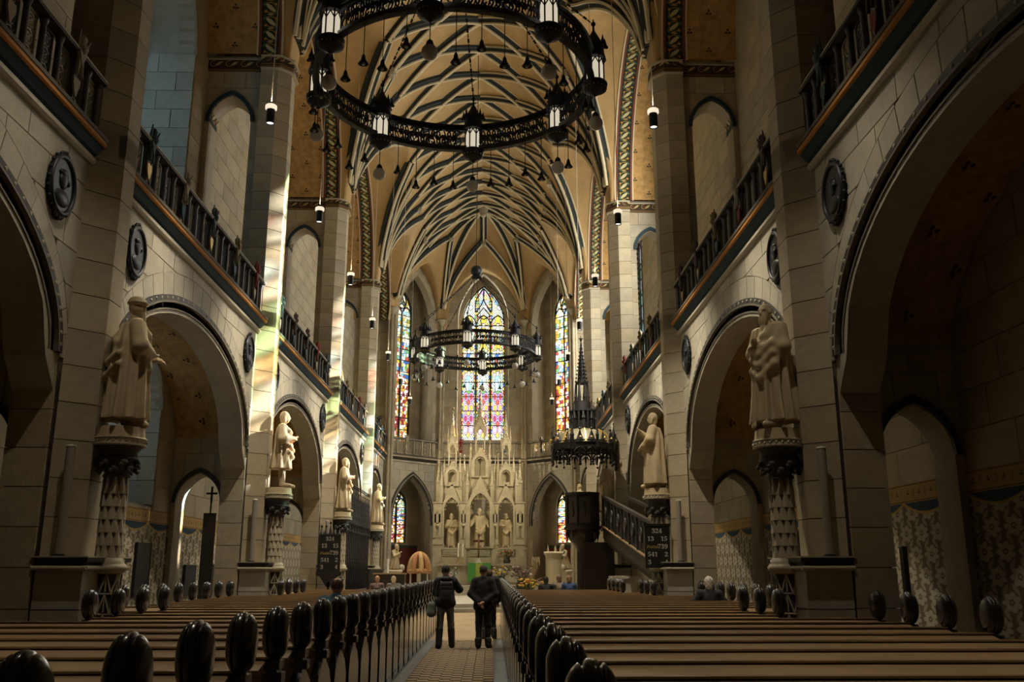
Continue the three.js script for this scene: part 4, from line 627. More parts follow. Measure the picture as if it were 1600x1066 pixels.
// ---------------------------------------------------------------- wheel chandeliers
function chandelier(z, label, lit) {
  const R = 2.43, Y = 9.75, g = thing('chandelier', label, 'chandelier', [-0.07, Y, z]);
  const rim = (y, h, r, t) => lathe([[r, y], [r + t, y], [r + t, y + h], [r, y + h], [r, y]], 72);
  part('lower_rim', memo('chl', () => merge([rim(0.18, 0.10, R - 0.03, 0.06), rim(0.17, 0.03, R - 0.06, 0.12)])), M.iron, g);
  part('upper_rim', memo('chu', () => merge([rim(0.62, 0.10, R - 0.03, 0.06), rim(0.70, 0.03, R - 0.06, 0.12)])), M.iron, g);
  const fil = memo('chf', () => { const o = []; for (let k = 0; k < 15; k++) for (const [y, r, t0] of [[0.37, 0.085, k], [0.53, 0.085, k + 2], [0.45, 0.05, k + 5]]) { const t = (k + (y === 0.45 ? 1 : 0.5)) / 15 * PI / 4 * 0.86 + 0.055; if (t > PI / 4 * 0.93) continue; o.push(new THREE.TorusGeometry(r, 0.017, 4, 10, 4.8).rotateZ(t0 * 1.9).translate(0, y, R).rotateY(t)); o.push(rod([0, y - r, R], [0.05, y + r * 0.9, R], 0.013, 0.013, 4).rotateY(t)); } return merge(o); });
  const crown = memo('chtop', () => { const o = [cyl(0.19, 0.22, 0.10, 0, 0.69, 0, 12), cyl(0.17, 0.19, 0.22, 0, 0.84, 0, 12), new THREE.ConeGeometry(0.17, 0.34, 12).translate(0, 1.1, 0), rod([0, 1.2, 0], [0, 1.45, 0], 0.025, 0.012, 6), sph(0.045, 0, 1.36, 0, 8)]; for (let k = 0; k < 8; k++) { const t = k * PI / 4; o.push(new THREE.ConeGeometry(0.045, 0.2, 5).translate(0.2 * cos(t), 0.99, 0.2 * sin(t)), sph(0.03, 0.23 * cos(t), 0.9, 0.23 * sin(t), 6)); } return merge(o); });
  const bowl = memo('chbowl', () => { const o = [lathe([[0.2, 0.20], [0.225, 0.17], [0.22, 0.12], [0.19, 0.09], [0.20, 0.05], [0.14, 0.02], [0.07, -0.02], [0.03, -0.06], [0, -0.07]], 18)]; return merge(o); });
  const beads = memo('chbeads', () => { const o = []; for (let k = 0; k < 18; k++) { const t = k / 18 * 2 * PI; o.push(sph(0.014, 0.208 * cos(t), 0.075, 0.208 * sin(t), 6)); } return merge(o); });
  const frame = memo('chfr', () => { const o = []; for (let k = 0; k < 8; k++) { const t = k * PI / 4 + PI / 8; o.push(rod([0.17 * cos(t), 0.2, 0.17 * sin(t)], [0.17 * cos(t), 0.64, 0.17 * sin(t)], 0.014, 0.014, 5)); const u = t + PI / 8; o.push(rod([0.17 * cos(t), 0.50, 0.17 * sin(t)], [0.165 * cos(u), 0.62, 0.165 * sin(u)], 0.011, 0.011, 4), rod([0.17 * cos(t + PI / 4), 0.50, 0.17 * sin(t + PI / 4)], [0.165 * cos(u), 0.62, 0.165 * sin(u)], 0.011, 0.011, 4)); } return merge(o); });
  const lampG = memo('chglass', () => cyl(0.155, 0.155, 0.42, 0, 0.41, 0, 8));
  const chainG = (a, b) => { const o = [], A = V3(...a), B = V3(...b), n = 34; for (let k = 0; k < n; k++) { const p = A.clone().lerp(B, k / n).toArray(), q = A.clone().lerp(B, (k + 0.8) / n).toArray(); o.push(rod(p, q, k % 2 ? 0.022 : 0.012, k % 2 ? 0.022 : 0.012, 5)); } return merge(o); };
  for (let k = 0; k < 8; k++) {
    const t = k * PI / 4 - 0.11, x = R * sin(t), zz = R * cos(t);
    part('filigree_band', fil, M.iron, g, 0, 0, 0, t + 0.055);
    const L = new THREE.Group(); L.name = 'lantern'; L.position.set(x * 1.02, 0, zz * 1.02); g.add(L);
    part('lantern_glass', lampG, M.lantern, L); part('lantern_frame', frame, M.iron, L); part('lantern_crown', crown, M.iron, L); part('lantern_bowl', bowl, M.iron, L); part('lantern_beads', beads, M.gold, L);
    const pl = new THREE.PointLight(lin(1, 0.86, 0.66), lit, 0, 2); pl.position.set(0, 0.41, 0); pl.shadow.radius = 6; pl.castShadow = true; pl.name = 'lantern_light'; L.add(pl);
    part('globe_cord', rod([0, -0.05, 0], [0, -0.42, 0], 0.008), M.iron, L); part('globe_cap', memo('ggc', () => lathe([[0.01, 0.14], [0.05, 0.1], [0.075, 0.0], [0.06, 0]], 12)), M.iron, L, 0, -0.50, 0); part('globe', memo('gg', () => sph(0.125, 0, 0, 0, 18)), M.frost, L, 0, -0.58, 0);
    part('chain', chainG([x, 1.4, zz], [0, 3.72, 0]), M.iron, g);
    for (const dt of [0.16, 0.32, 0.47, 0.63]) {
      const u = t + dt, len = 0.45 + 0.35 * abs(sin(dt * 9 + k)), p = [R * sin(u), 0.18, R * cos(u)];
      const c = part('bell_cord', rod(p, [p[0], p[1] - len, p[2]], 0.007), M.iron, g);
      part('bell_shade', memo('bell', () => lathe([[0.01, 0.16], [0.03, 0.12], [0.04, 0.06], [0.075, 0], [0.085, -0.01], [0.03, 0.03]], 10)), M.iron, c, p[0], p[1] - len - 0.1, p[2]);
      part('bell_bulb', memo('bulb', () => sph(0.03, 0, -0.01, 0, 8)), M.frost, c, p[0], p[1] - len - 0.1, p[2]);
    }
  }
  part('hub_ball', memo('chball', () => sph(0.235, 0, 3.85, 0, 24)), M.bronze, g); part('hub_fringe', memo('chfringe', () => lathe([[0.06, 3.62], [0.2, 3.56], [0.22, 3.6], [0.1, 3.66]], 16)), M.iron, g);
  part('main_cord', rod([0, 4.05, 0], [0, CROWN - Y + 0.1, 0], 0.016), M.iron, g);
}
chandelier(-14.75, 'big black wrought iron wheel chandelier with eight white lanterns, upper and nearest', 0.9);
chandelier(-36.0, 'black wrought iron wheel chandelier hanging before the stained glass window', 0.9);

// ---------------------------------------------------------------- pendant lamps along both sides
{
  const n = 9, zs = [...Array(n).keys()].map((k) => -6.09 - k * 5.36);
  for (const side of [-1, 1]) zs.forEach((z, k) => {
        const g = thing('pendant_lamp', `cylindrical pendant downlight, ${ORD[k]} from the camera in the ${side > 0 ? 'right' : 'left'} row`, 'lamp', [side * 3.85, 10.3, z], 0, 'pendant downlights');
    part('cord', rod([0, 0.5, 0], [0, yVault(3.85, max(z, ZEND)) - 10.3 + 0.1, 0], 0.009, 0.009, 6), M.frost, g);
    part('body', memo('pb', () => lathe([[0.075, 0.0], [0.085, 0.0], [0.085, 0.30], [0.075, 0.30]], 20)), M.iron, g);
    part('glow_ring', memo('pr', () => lathe([[0, 0.405], [0.10, 0.40], [0.115, 0.385], [0.115, 0.32], [0.10, 0.305], [0, 0.30]], 20)), M.glow, g);
    part('lamp_face', memo('pf', () => new THREE.CylinderGeometry(0.072, 0.072, 0.015, 20).translate(0, 0.03, 0)), M.lampWhite, g);
    const dn = new THREE.SpotLight(lin(1, 0.86, 0.65), DOWN[k], 0, k < 1 ? 0.52 : 0.8, 0.8, 2); dn.position.set(0, 0.012, 0); dn.target.position.set(side * 0.5, -10, 0); dn.shadow.radius = 4; dn.castShadow = true; dn.name = 'pendant_downlight'; g.add(dn, dn.target);
    const up = new THREE.SpotLight(lin(1, 0.74, 0.42), UP[k], 0, 1.35, 0.8, 2); up.position.set(0, 0.43, 0); up.target.position.set(-side * 0.6, 10, 0); up.shadow.radius = 5; up.castShadow = true; up.name = 'pendant_uplight'; g.add(up, up.target);
  });
}

// ---------------------------------------------------------------- pews
{
  const knobG = (() => { // oval knob with two grooves running over its crown
    const nu = 34, nv = 24, P = [], I = [];
    for (let i = 0; i <= nu; i++) { const x = -0.085 + 0.17 * i / nu, e = sqrt(max(0, 1 - (x / 0.088) ** 2)), gr = 1 - 0.11 * Math.exp(-(((abs(x) - 0.028) / 0.006) ** 2)), s = (0.25 + 0.75 * Math.pow(e, 0.8)) * gr * (i === 0 || i === nu ? 0.02 : 1); for (let j = 0; j < nv; j++) { const t = j / nv * 2 * PI; P.push(x, 0.19 * s * sin(t), 0.135 * s * cos(t)); } }
    for (let i = 0; i < nu; i++) for (let j = 0; j < nv; j++) { const a = i * nv + j, b = i * nv + (j + 1) % nv, c = a + nv, d = b + nv; I.push(a, b, c, b, d, c); }
    const g = new THREE.BufferGeometry(); g.setAttribute('position', new THREE.Float32BufferAttribute(P, 3)); g.setAttribute('uv', new THREE.Float32BufferAttribute(P.length / 3 * 2, 2)); g.setIndex(I); g.computeVertexNormals(); return g;
  })();
  const endG = merge([extr(shapeOf([[-0.46, 0], [0.26, 0], [0.26, 0.60], [0.20, 0.74], [0.04, 0.84], [0.02, 1.0], [-0.12, 1.0], [-0.14, 0.84], [-0.34, 0.74], [-0.46, 0.60]]), 0.075, -0.0375).rotateY(-PI / 2), bx(0.085, 0.05, 0.46, 0, 0.06, -0.03), bx(0.11, 0.06, 0.16, 0, 0.985, -0.05), cyl(0.035, 0.045, 0.08, 0, 1.03, -0.05, 10).scale(1, 1, 1), bx(0.14, 0.07, 0.13, 0, 0.90, -0.05)]);
  const rows = 30;
  for (const side of [1, -1]) for (let k = 0; k < rows; k++) {
    const z = (side > 0 ? -2.86 : -3.21) - k * 0.93; if (z < -29.6) continue;
    const dp = min(...zP.map((p) => abs(z - p))), x0 = 0.93, x1 = side > 0 && z < -25.3 ? 4.25 : dp < 1.75 ? 4.62 : 5.62, L = x1 - x0, xc = (x0 + x1) / 2;
    const g = thing('pew', `long brown wooden pew, ${ORD[k]} row from the camera in the ${side > 0 ? 'right' : 'left'} block`, 'pew', [side * xc, 0, z], 0, side > 0 ? 'right block of pews' : 'left block of pews');
    part('backrest', mbx(L - 0.08, 0.50, 0.035), M.pewWood, g, 0, 0.755, -0.02).rotation.x = 0.10;
    part('top_rail', memo('rail' + L.toFixed(2), () => merge([bx(L - 0.06, 0.014, 0.07, 0, 1.034, -0.025)])), M.pewRail, g);
    part('rail_shade_strip', memo('railm' + L.toFixed(2), () => bx(L - 0.07, 0.02, 0.03, 0, 1.018, -0.02)), M.pewDark, g);  // dark strip stands in for the line of shade under the top rail
    part('seat', mbx(L - 0.08, 0.035, 0.40), M.pewWood, g, 0, 0.44, -0.25);
    part('book_board', mbx(L - 0.09, 0.022, 0.22), M.pewWood, g, 0, 0.982, 0.115).rotation.x = 0.20;
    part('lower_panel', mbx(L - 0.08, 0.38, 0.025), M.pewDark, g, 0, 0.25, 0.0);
    for (const e of [-1, 1]) { const p = part('bench_end', endG, M.blackWood, g, e * L / 2, 0, 0); part('knob', knobG, M.blackWood, p, 0, 1.20, -0.05); }
  }
}

// ---------------------------------------------------------------- altar
const AX = -0.07, AY = 0.78;
function pinnacle(x, y0, y1, w, z = 0, cap = 0.55) { // square shaft, steep crocketed spire and finial
  const h = y1 - y0, s = h * (1 - cap), o = [bx(w, s, w, x, y0 + s / 2, z), bx(w * 1.3, w * 0.25, w * 1.3, x, y0 + s, z), new THREE.ConeGeometry(w * 0.72, h * cap * 0.92, 4).rotateY(PI / 4).translate(x, y0 + s + h * cap * 0.46, z), sph(w * 0.22, x, y1 - h * cap * 0.08, z, 6), bx(w * 0.7, w * 0.18, w * 0.18, x, y1 - h * cap * 0.13, z)];
  const n = max(2, Math.round(h * cap / 0.3)); for (let k = 1; k < n; k++) for (const [a, b] of [[1, 0], [-1, 0], [0, 1]]) { const t = k / n, r = w * 0.52 * (1 - t); o.push(sph(w * 0.13, x + a * r, y0 + s + h * cap * 0.92 * t, z + b * r, 5)); }
  for (const e of [-1, 1]) o.push(new THREE.ConeGeometry(w * 0.3, w * 1.1, 4).translate(x + e * w * 0.42, y0 + s + w * 0.4, z + w * 0.42));
  return merge(o);
}
function nicheFrame(w, y0, spring, apex, hw, top, d) { // wall panel with a pointed opening and a steep gable
  const arch = archPts(pointed(0, hw, spring, apex - spring), 0, hw, 14), s = shapeOf([[-w, y0], [w, y0], [w, spring + 0.1], [0, top], [-w, spring + 0.1]]);
  s.holes.push(new THREE.Path([[-hw, y0 + 0.02], ...arch, [hw, y0 + 0.02]].map((p) => new THREE.Vector2(...p)))); const o = [extr(s, d)];
  for (const e of [-1, 1]) for (let k = 1; k < 6; k++) { const t = k / 6; o.push(sph(0.06, e * w * (1 - t), spring + 0.1 + (top - spring - 0.1) * t + 0.03, d * 0.6, 6)); }
  for (let k = 0; k < 9; k++) { const t = PI * (k + 0.5) / 9, p = pointed(0, hw, spring, apex - spring), u = -hw * cos(t); o.push(sph(0.055, u * 0.9, p(u) - 0.07, d * 0.7, 6)); }
  return merge(o);
}
{
  const g = thing('altar_retable', 'tall pale stone gothic altar retable with three niches and crocketed spires', 'altar', [AX, AY, -54.3]), Y = (y) => y - AY, m = M.retable;
  part('predella', merge([bx(5.4, Y(2.75), 0.9, 0, Y(2.75) / 2, -0.1), bx(5.5, 0.08, 1.0, 0, Y(2.78), -0.08)]), m, g);
  for (const x of [-1.65, -0.0, 1.55]) part('predella_tracery', (() => { const w = abs(x) < 0.1 ? 0.58 : 0.46, o = [bx(2 * w, 0.34, 0.04, 0, 0, 0)]; for (let k = 0; k < 8; k++) { const u = -w + (k + 0.5) * w / 4; o.push(new THREE.TorusGeometry(w / 9, 0.022, 4, 10).translate(u, 0.06, 0.03), new THREE.TorusGeometry(w / 9, 0.022, 4, 8, PI).translate(u, -0.1, 0.03)); } return merge(o); })(), M.columnLight, g, x, Y(2.55), 0.38);
  part('niche_back', merge([bx(1.0, 2.7, 0.05, -1.65, Y(4.4), -0.62), bx(1.0, 2.7, 0.05, 1.5, Y(4.4), -0.62), bx(0.3, 2.9, 0.06, -0.46, Y(4.4), -0.3), bx(0.3, 2.9, 0.06, 0.46, Y(4.4), -0.3)]), m, g);
  part('side_niche', nicheFrame(0.62, Y(2.82), Y(5.0), Y(5.7), 0.43, Y(6.55), 0.4), m, g, -1.65, 0, 0); part('side_niche', nicheFrame(0.62, Y(2.82), Y(5.0), Y(5.7), 0.43, Y(6.55), 0.4), m, g, 1.50, 0, 0);
  part('central_niche', nicheFrame(0.82, Y(2.82), Y(5.1), Y(5.95), 0.57, Y(6.95), 0.45), m, g, 0, 0, 0.03);
  part('upper_wall', merge([bx(1.2, 1.2, 0.28, -1.65, Y(6.0), 0.12), bx(1.2, 1.2, 0.28, 1.5, Y(6.0), 0.12), bx(1.5, 1.3, 0.28, 0, Y(6.25), 0.12)]), m, g);
  for (const [x, w] of [[-2.45, 0.5], [-0.95, 0.38], [0.88, 0.38], [2.32, 0.5]]) {
    part('buttress', merge([bx(w, Y(5.4), 0.75, x, Y(5.4) / 2, 0.05), bx(w * 1.2, 0.07, 0.85, x, Y(3.05), 0.05), bx(w * 0.7, 0.5, 0.1, x, Y(4.5), 0.45), sph(0.1, x, Y(4.1), 0.48, 8), bx(w * 1.2, 0.07, 0.85, x, Y(5.4), 0.05), bx(w * 0.3, 1.6, 0.1, x - w * 0.3, Y(4.2), 0.45), bx(w * 0.3, 1.6, 0.1, x + w * 0.3, Y(4.2), 0.45)]), m, g);
    part('pinnacle', pinnacle(x, Y(5.4), Y(abs(x) > 2 ? 8.0 : 8.3), 0.24, 0.1), m, g); part('pinnacle', pinnacle(x + (x < 0 ? 0.2 : -0.2), Y(5.4), Y(7.6), 0.16, 0.35), m, g);
  }
  const taber = (x, y0, y1, y2, y3, hw, nm) => {
    part(nm, merge([nicheFrame(hw * 1.55, y0, y0 + (y1 - y0) * 0.7, y1, hw, y2, 0.35).translate(x, 0, 0), bx(hw * 3.1, 0.08, 0.6, x, y0, 0.1), bx(hw * 2, y1 - y0, 0.03, x, (y0 + y1) / 2, 0.02)]), m, g);
    for (const s of [-1, 1]) part('pinnacle', pinnacle(x + s * hw * 1.75, y0 - 0.2, y2 + 0.5, 0.17, 0.2), m, g);
    part('openwork_turret', (() => { const o = [], h = (y3 - y2) * 0.42, w = hw * 0.8; for (const a of [-1, 1]) for (const b of [-1, 1]) o.push(bx(0.07, h, 0.07, x + a * w, y2 - 0.3 + h / 2, 0.15 + b * w)); for (const b of [-1, 1]) { o.push(nicheFrame(w + 0.03, y2 - 0.28 + h * 0.5, y2 - 0.3 + h * 0.8, y2 - 0.3 + h * 0.95, w * 0.75, y2 - 0.1 + h * 1.25, 0.05).translate(x, 0, 0.15 + b * w)); o.push(pinnacle(x + b * w * 1.25, y2 - 0.3 + h * 0.6, y2 + h * 1.5, 0.1, 0.3)); } o.push(bx(2 * w, 0.06, 2 * w, x, y2 - 0.3 + h, 0.15)); return merge(o); })(), m, g);
    part('spire', pinnacle(x, y2 - 0.3 + (y3 - y2) * 0.42, y3, hw * 1.2, 0.15, 0.92), m, g);
  };
  taber(-1.65, Y(6.40), Y(7.32), Y(7.85), Y(11.15), 0.26, 'side_tabernacle'); taber(1.50, Y(6.40), Y(7.32), Y(7.85), Y(11.15), 0.26, 'side_tabernacle'); taber(-0.02, Y(6.9), Y(8.1), Y(8.65), Y(12.5), 0.32, 'central_tabernacle');
}
{
  const spec = [[-1.65, 'stone saint with a book in the left niche of the altar', { H: 2.0, beard: 1, hair: 1, rows: longGown, pleats: 8, amp: 0.12, ...clasp, book: [0, 1.15, 0.26], drape: [swag(1.2, 0.5, 0.25)], ph: 1 }], [-0.02, 'tallest robed stone figure spreading his hands in the central niche of the altar', { H: 2.3, beard: 1, hair: 1, rows: longGown, pleats: 8, amp: 0.12, armL: [[0.21, 1.36, 0], [0.34, 1.12, 0.06], [0.38, 1.0, 0.22]], armR: [[-0.21, 1.36, 0], [-0.34, 1.12, 0.06], [-0.38, 1.0, 0.22]], drape: [swag(1.2, 0.5, 0.25), swag(1.0, 0.4, 0.26)], ph: 2 }], [1.50, 'stone saint with a sword in the right niche of the altar', { H: 2.0, beard: 1, hair: 1, rows: longGown, pleats: 8, amp: 0.12, armL: [[0.21, 1.36, 0], [0.3, 1.1, 0.05], [0.25, 0.95, 0.22]], armR: [[-0.21, 1.36, 0], [-0.3, 1.1, 0.05], [-0.1, 1.1, 0.25]], drape: [swag(1.2, 0.5, 0.25), [[0.28, 0.95, 0.3], [0.26, 0.5, 0.3], [0.25, 0.12, 0.3]]], ph: 3 }]];
  for (const [x, label, o] of spec) { const mm = new THREE.Mesh(statueGeo({ ...o, cell: 0.03, feet: true }), M.statue); mm.name = numbered('altar_statue'); mm.position.set(AX + x, 2.83, -54.3 + 0.02); mm.castShadow = mm.receiveShadow = true; scene.add(tag(mm, label, 'statue', 'altar statues')); }
  const t = thing('altar_table', 'stone altar table below the retable', 'altar', [AX, AY, -53.0]);
  part('table_body', bx(4.6, 1.06, 1.2, 0, 0.53, 0), M.retable, t); part('table_slab', bx(4.9, 0.12, 1.5, 0, 1.12, 0), M.stone[2], t);
  for (const x of [-1.6, 1.6]) part('front_panel', bx(1.1, 0.75, 0.05, x, 0.53, 0.61), M.pale[2], t);
  const f = thing('altar_frontal', 'bright green altar cloth hanging over the altar front', 'cloth', [AX, AY, -53.0]);
  part('cloth', merge([bx(1.28, 1.02, 0.02, 0, 0.70, 0.77), bx(1.28, 0.015, 1.5, 0, 1.19, 0.02)]), col(0.075, 0.30, 0.055), f); part('gold_ornament', merge([bx(0.40, 0.96, 0.012, 0, 0.70, 0.787), ...[0.3, 0.6, 0.9].map((y) => new THREE.TorusGeometry(0.13, 0.02, 4, 16).translate(0, y, 0.795))]), col(0.32, 0.42, 0.06), f);
  const c = thing('altar_crucifix', 'dark wooden crucifix standing on the altar', 'crucifix', [AX - 0.05, AY + 1.18, -53.1]);
  part('foot', lathe([[0, 0], [0.25, 0], [0.25, 0.05], [0.12, 0.09], [0.08, 0.3], [0, 0.3]], 14), M.columnLight, c); part('upright', bx(0.10, 1.45, 0.07, 0, 0.9, 0), col(0.09, 0.035, 0.02), c); part('crossbar', bx(0.62, 0.09, 0.07, 0, 1.22, 0), col(0.09, 0.035, 0.02), c); part('corpus', netMesh(blend([capsule([0, 1.28, 0.07], [0, 0.95, 0.06], 0.06, 0.045), capsule([0, 0.95, 0.06], [0, 0.55, 0.05], 0.045, 0.025), ellip([0, 1.37, 0.08], [0.045, 0.055, 0.05]), capsule([0, 1.27, 0.06], [-0.27, 1.3, 0.05], 0.03, 0.02), capsule([0, 1.27, 0.06], [0.27, 1.3, 0.05], 0.03, 0.02)], 0.03), [-0.35, 0.45, -0.03], [0.35, 1.48, 0.17], 0.02), col(0.22, 0.10, 0.05), c);
  [[-1.2, 'taller white altar candle left of the pair beside the crucifix', 0.78], [-0.95, 'white altar candle right of the pair beside the crucifix', 0.74]].forEach(([x, label, h]) => { const k = thing('altar_candle', label, 'candle', [AX + x, AY + 1.18, -53.2], 0, 'altar candles'); part('holder', lathe([[0, 0], [0.09, 0], [0.09, 0.03], [0.03, 0.08], [0.03, 0.3], [0.07, 0.34], [0, 0.35]], 12), M.gold, k); part('wax', cyl(0.05, 0.05, h, 0, 0.35 + h / 2, 0, 12), col(0.8, 0.75, 0.6), k); part('wick', rod([0, 0.35 + h, 0], [0, 0.39 + h, 0], 0.006), M.iron, k); });
}
// flowers, harvest gifts
function bouquet(name, label, pos, r, h, cols, n = 26, pot = true) {
  const g = thing(name, label, 'flowers', pos); if (pot) part('vase', lathe([[0, 0], [r * 0.4, 0], [r * 0.5, h * 0.2], [r * 0.35, h * 0.35], [r * 0.42, h * 0.4], [r * 0.3, h * 0.4]], 12), M.columnDark, g);
  const st = []; for (let k = 0; k < n; k++) { const t = rnd() * 2 * PI, q = sqrt(rnd()) * r, y = h * (0.55 + 0.45 * rnd()), x = q * cos(t), z = q * sin(t); st.push(rod([x * 0.2, h * 0.35, z * 0.2], [x, y, z], 0.008, 0.006, 4)); const m = pick(cols); part(m.leafy ? 'leaf' : 'blossom', m.leafy ? memo('lf', () => sph(0.08, 0, 0, 0, 6, 0.5, 1, 0.3)) : memo('bl', () => merge([sph(0.05, 0, 0, 0, 7), ...[0, 1, 2, 3, 4].map((i) => sph(0.035, 0.055 * cos(i * 1.257), 0.01, 0.055 * sin(i * 1.257), 6))])), m, g, x, y, z).rotation.set(rr(-0.6, 0.6), rnd() * 6, rr(-0.6, 0.6)); }
  part('stems', merge(st), col(0.05, 0.08, 0.03), g);
}
const cLeaf = mat({ color: lin(0.06, 0.10, 0.035) }); cLeaf.leafy = true; const cLeaf2 = mat({ color: lin(0.14, 0.15, 0.06) }); cLeaf2.leafy = true;
const cY = col(0.55, 0.36, 0.04), cO = col(0.50, 0.17, 0.03), cW = col(0.55, 0.50, 0.42), cP = col(0.22, 0.12, 0.14), cR = col(0.33, 0.05, 0.04);
bouquet('flower_vase', 'green leafy arrangement on the right end of the altar', [AX + 1.55, AY + 1.18, -53.1], 0.45, 0.75, [cLeaf, cLeaf, cLeaf2, cO], 34);
bouquet('flower_vase', 'greenery on the altar step behind the standing woman', [-1.55, AY, -51.2], 0.45, 0.95, [cLeaf, cLeaf2, cW], 30);
bouquet('flower_vase', 'greenery and pale blossoms right of the green altar cloth', [1.15, AY, -51.2], 0.55, 1.0, [cLeaf, cLeaf2, cW, cY], 40);
bouquet('flower_vase', 'dried brown and purple flowers before the altar', [2.2, 0.62, -50.5], 0.55, 1.15, [cP, cP, cLeaf2, cW], 40);
bouquet('flower_vase', 'orange and yellow flowers at the right altar step', [2.55, 0.3, -48.3], 0.6, 0.85, [cY, cY, cO, cLeaf, cLeaf2], 50);
bouquet('flower_vase', 'mixed pale flowers beside the orange ones at the altar step', [3.25, 0.3, -47.2], 0.42, 0.9, [cP, cW, cLeaf2, cY], 44);
bouquet('flower_vase', 'low plants before the dark choir desk on the left', [-3.6, 0.3, -44.5], 0.4, 0.7, [cLeaf, cLeaf2, cW], 26);
{
  const g = thing('wheat_sheaf', 'upright sheaf of pale wheat ears leaning beside the altar', 'wheat', [2.75, AY, -51.6]), o = []; for (let k = 0; k < 46; k++) { const t = rnd() * 6.28, q = rnd() * 0.09, x1 = 0.28 + rr(-0.22, 0.26), y1 = rr(1.0, 1.45), z1 = rr(-0.2, 0.2); o.push(rod([q * cos(t), 0, q * sin(t)], [x1 * 0.8, y1 * 0.8, z1], 0.008, 0.006, 4), sph(0.03, x1, y1, z1 * 1.1, 5, 0.8, 4, 0.8)); }
  part('ears', merge(o), col(0.50, 0.40, 0.24), g); part('tie', new THREE.TorusGeometry(0.12, 0.02, 5, 14).rotateX(PI / 2).translate(0.06, 0.4, 0), col(0.3, 0.2, 0.1), g);
}
{ // harvest crown of straw on a stand
  const g = thing('harvest_crown', 'round straw harvest crown on a pale stand left of the altar', 'harvest crown', [-2.98, 0.30, -47]), y0 = 1.25, R = 0.5;
  const hoop = (mk) => { const o = []; for (let k = 0; k < 34; k++) { const a = mk(k / 34), b = mk((k + 1) / 34); o.push(rod(a, b, 0.12, 0.12, 7)); for (let q = 0; q < 3; q++) o.push(rod(a, [a[0] + rr(-0.13, 0.13), a[1] + rr(-0.1, 0.13), a[2] + rr(-0.13, 0.13)], 0.016, 0.004, 4)); } return merge(o); };
  part('straw_ring', hoop((t) => [R * cos(t * 2 * PI), y0, R * sin(t * 2 * PI)]), col(0.42, 0.22, 0.09), g);
  for (let k = 0; k < 4; k++) part('straw_bow', hoop((t) => [R * cos(t * PI) * cos(k * PI / 4 + 0.5), y0 + 0.85 * sin(t * PI), R * cos(t * PI) * sin(k * PI / 4 + 0.5)]), k % 2 ? col(0.50, 0.33, 0.14) : col(0.42, 0.20, 0.08), g);
  for (const [x, z] of [[-0.42, 0.1], [0.42, 0.1], [0, -0.3]]) part('stand_leg', rod([x, 0, z], [x, y0, z], 0.04, 0.04, 8), M.frost, g); part('stand_panel', bx(0.2, y0 - 0.1, 0.05, 0, (y0 - 0.1) / 2, 0.1), M.pale[2], g);
}
// kneeling statues on pedestals
for (const side of [-1, 1]) {
  const s = thing('kneeling_statue', side < 0 ? 'kneeling stone figure praying on a pedestal, left of the altar' : 'kneeling painted figure in a green sash on a pedestal, right of the altar', 'statue', [side * 4.4, 0.30, -49], -side * PI / 2 + side * 0.5);
  const F = blend([...headField([0, 1.16, 0.10], { beard: 1, hair: 1 }), capsule([0, 0.98, 0.03], [0, 1.08, 0.08], 0.055), ellip([0, 0.78, 0], [0.2, 0.26, 0.15]), capsule([-0.16, 0.93, 0], [0.16, 0.93, 0], 0.07), gown([[0.03, 0.3, 0.36, 0, -0.1], [0.3, 0.26, 0.26, 0, -0.04], [0.75, 0.2, 0.15, 0, 0]], 9, 0.1, side), ...chain([[0.2, 0.92, 0], [0.24, 0.68, 0.1], [0.03, 0.82, 0.28]], [0.075, 0.07, 0.045]), ...chain([[-0.2, 0.92, 0], [-0.24, 0.68, 0.1], [-0.03, 0.82, 0.28]], [0.075, 0.07, 0.045]), ...handField([0.03, 0.82, 0.28], [-0.1, 0.5, 0.5]), capsule([-0.1, 0.1, -0.35], [-0.1, 0.06, -0.5], 0.06), capsule([0.1, 0.1, -0.35], [0.1, 0.06, -0.5], 0.06)], 0.035);
  part('figure', netMesh(F, [-0.45, 0.0, -0.62], [0.45, 1.35, 0.5], 0.026).translate(0, 1.32, 0), M.statue, s);
  if (side > 0) part('sash', netMesh(blend(chain([[0.2, 0.9, 0.06], [0.05, 0.62, 0.2], [-0.18, 0.5, 0.12]], [0.06, 0.09, 0.06]), 0.03), [-0.4, 0.3, -0.1], [0.4, 1.1, 0.4], 0.03).translate(0, 1.32, 0), col(0.04, 0.13, 0.06), s);
  part('pedestal', lathe([[0, 0], [0.42, 0], [0.42, 0.12], [0.34, 0.18], [0.34, 1.12], [0.42, 1.2], [0.42, 1.32], [0, 1.32]], 8), M.retable, s);
  part('helmet', sph(0.16, 0.26, 1.42, 0.26, 12, 1, 1.1, 1), M.columnLight, s);
}

// small spotlights on the gallery rails, aimed at the altar
for (const s of [-1, 1]) {
  const g = thing('altar_spotlight', `small black spotlight clamped to the ${s > 0 ? 'right' : 'left'} gallery rail, aimed at the altar`, 'lamp', [s * 5.5, 9.38, -49.2]);
  part('clamp', bx(0.1, 0.16, 0.12, 0, 0.06, 0), M.iron, g); const b = part('housing', cyl(0.08, 0.08, 0.26, 0, 0, 0, 14), M.iron, g, 0, 0.22, 0); b.rotation.set(PI / 2 + 0.55, 0, -s * 0.75);
  const l = new THREE.SpotLight(lin(1, 0.86, 0.60), 120, 0, 0.62, 0.8, 2); l.position.set(-s * 0.12, 0.2, -0.14); l.target.position.set(-s * 5.5, -2.6, -5.0); l.shadow.radius = 3; l.castShadow = true; l.name = 'altar_spot'; g.add(l, l.target);
}

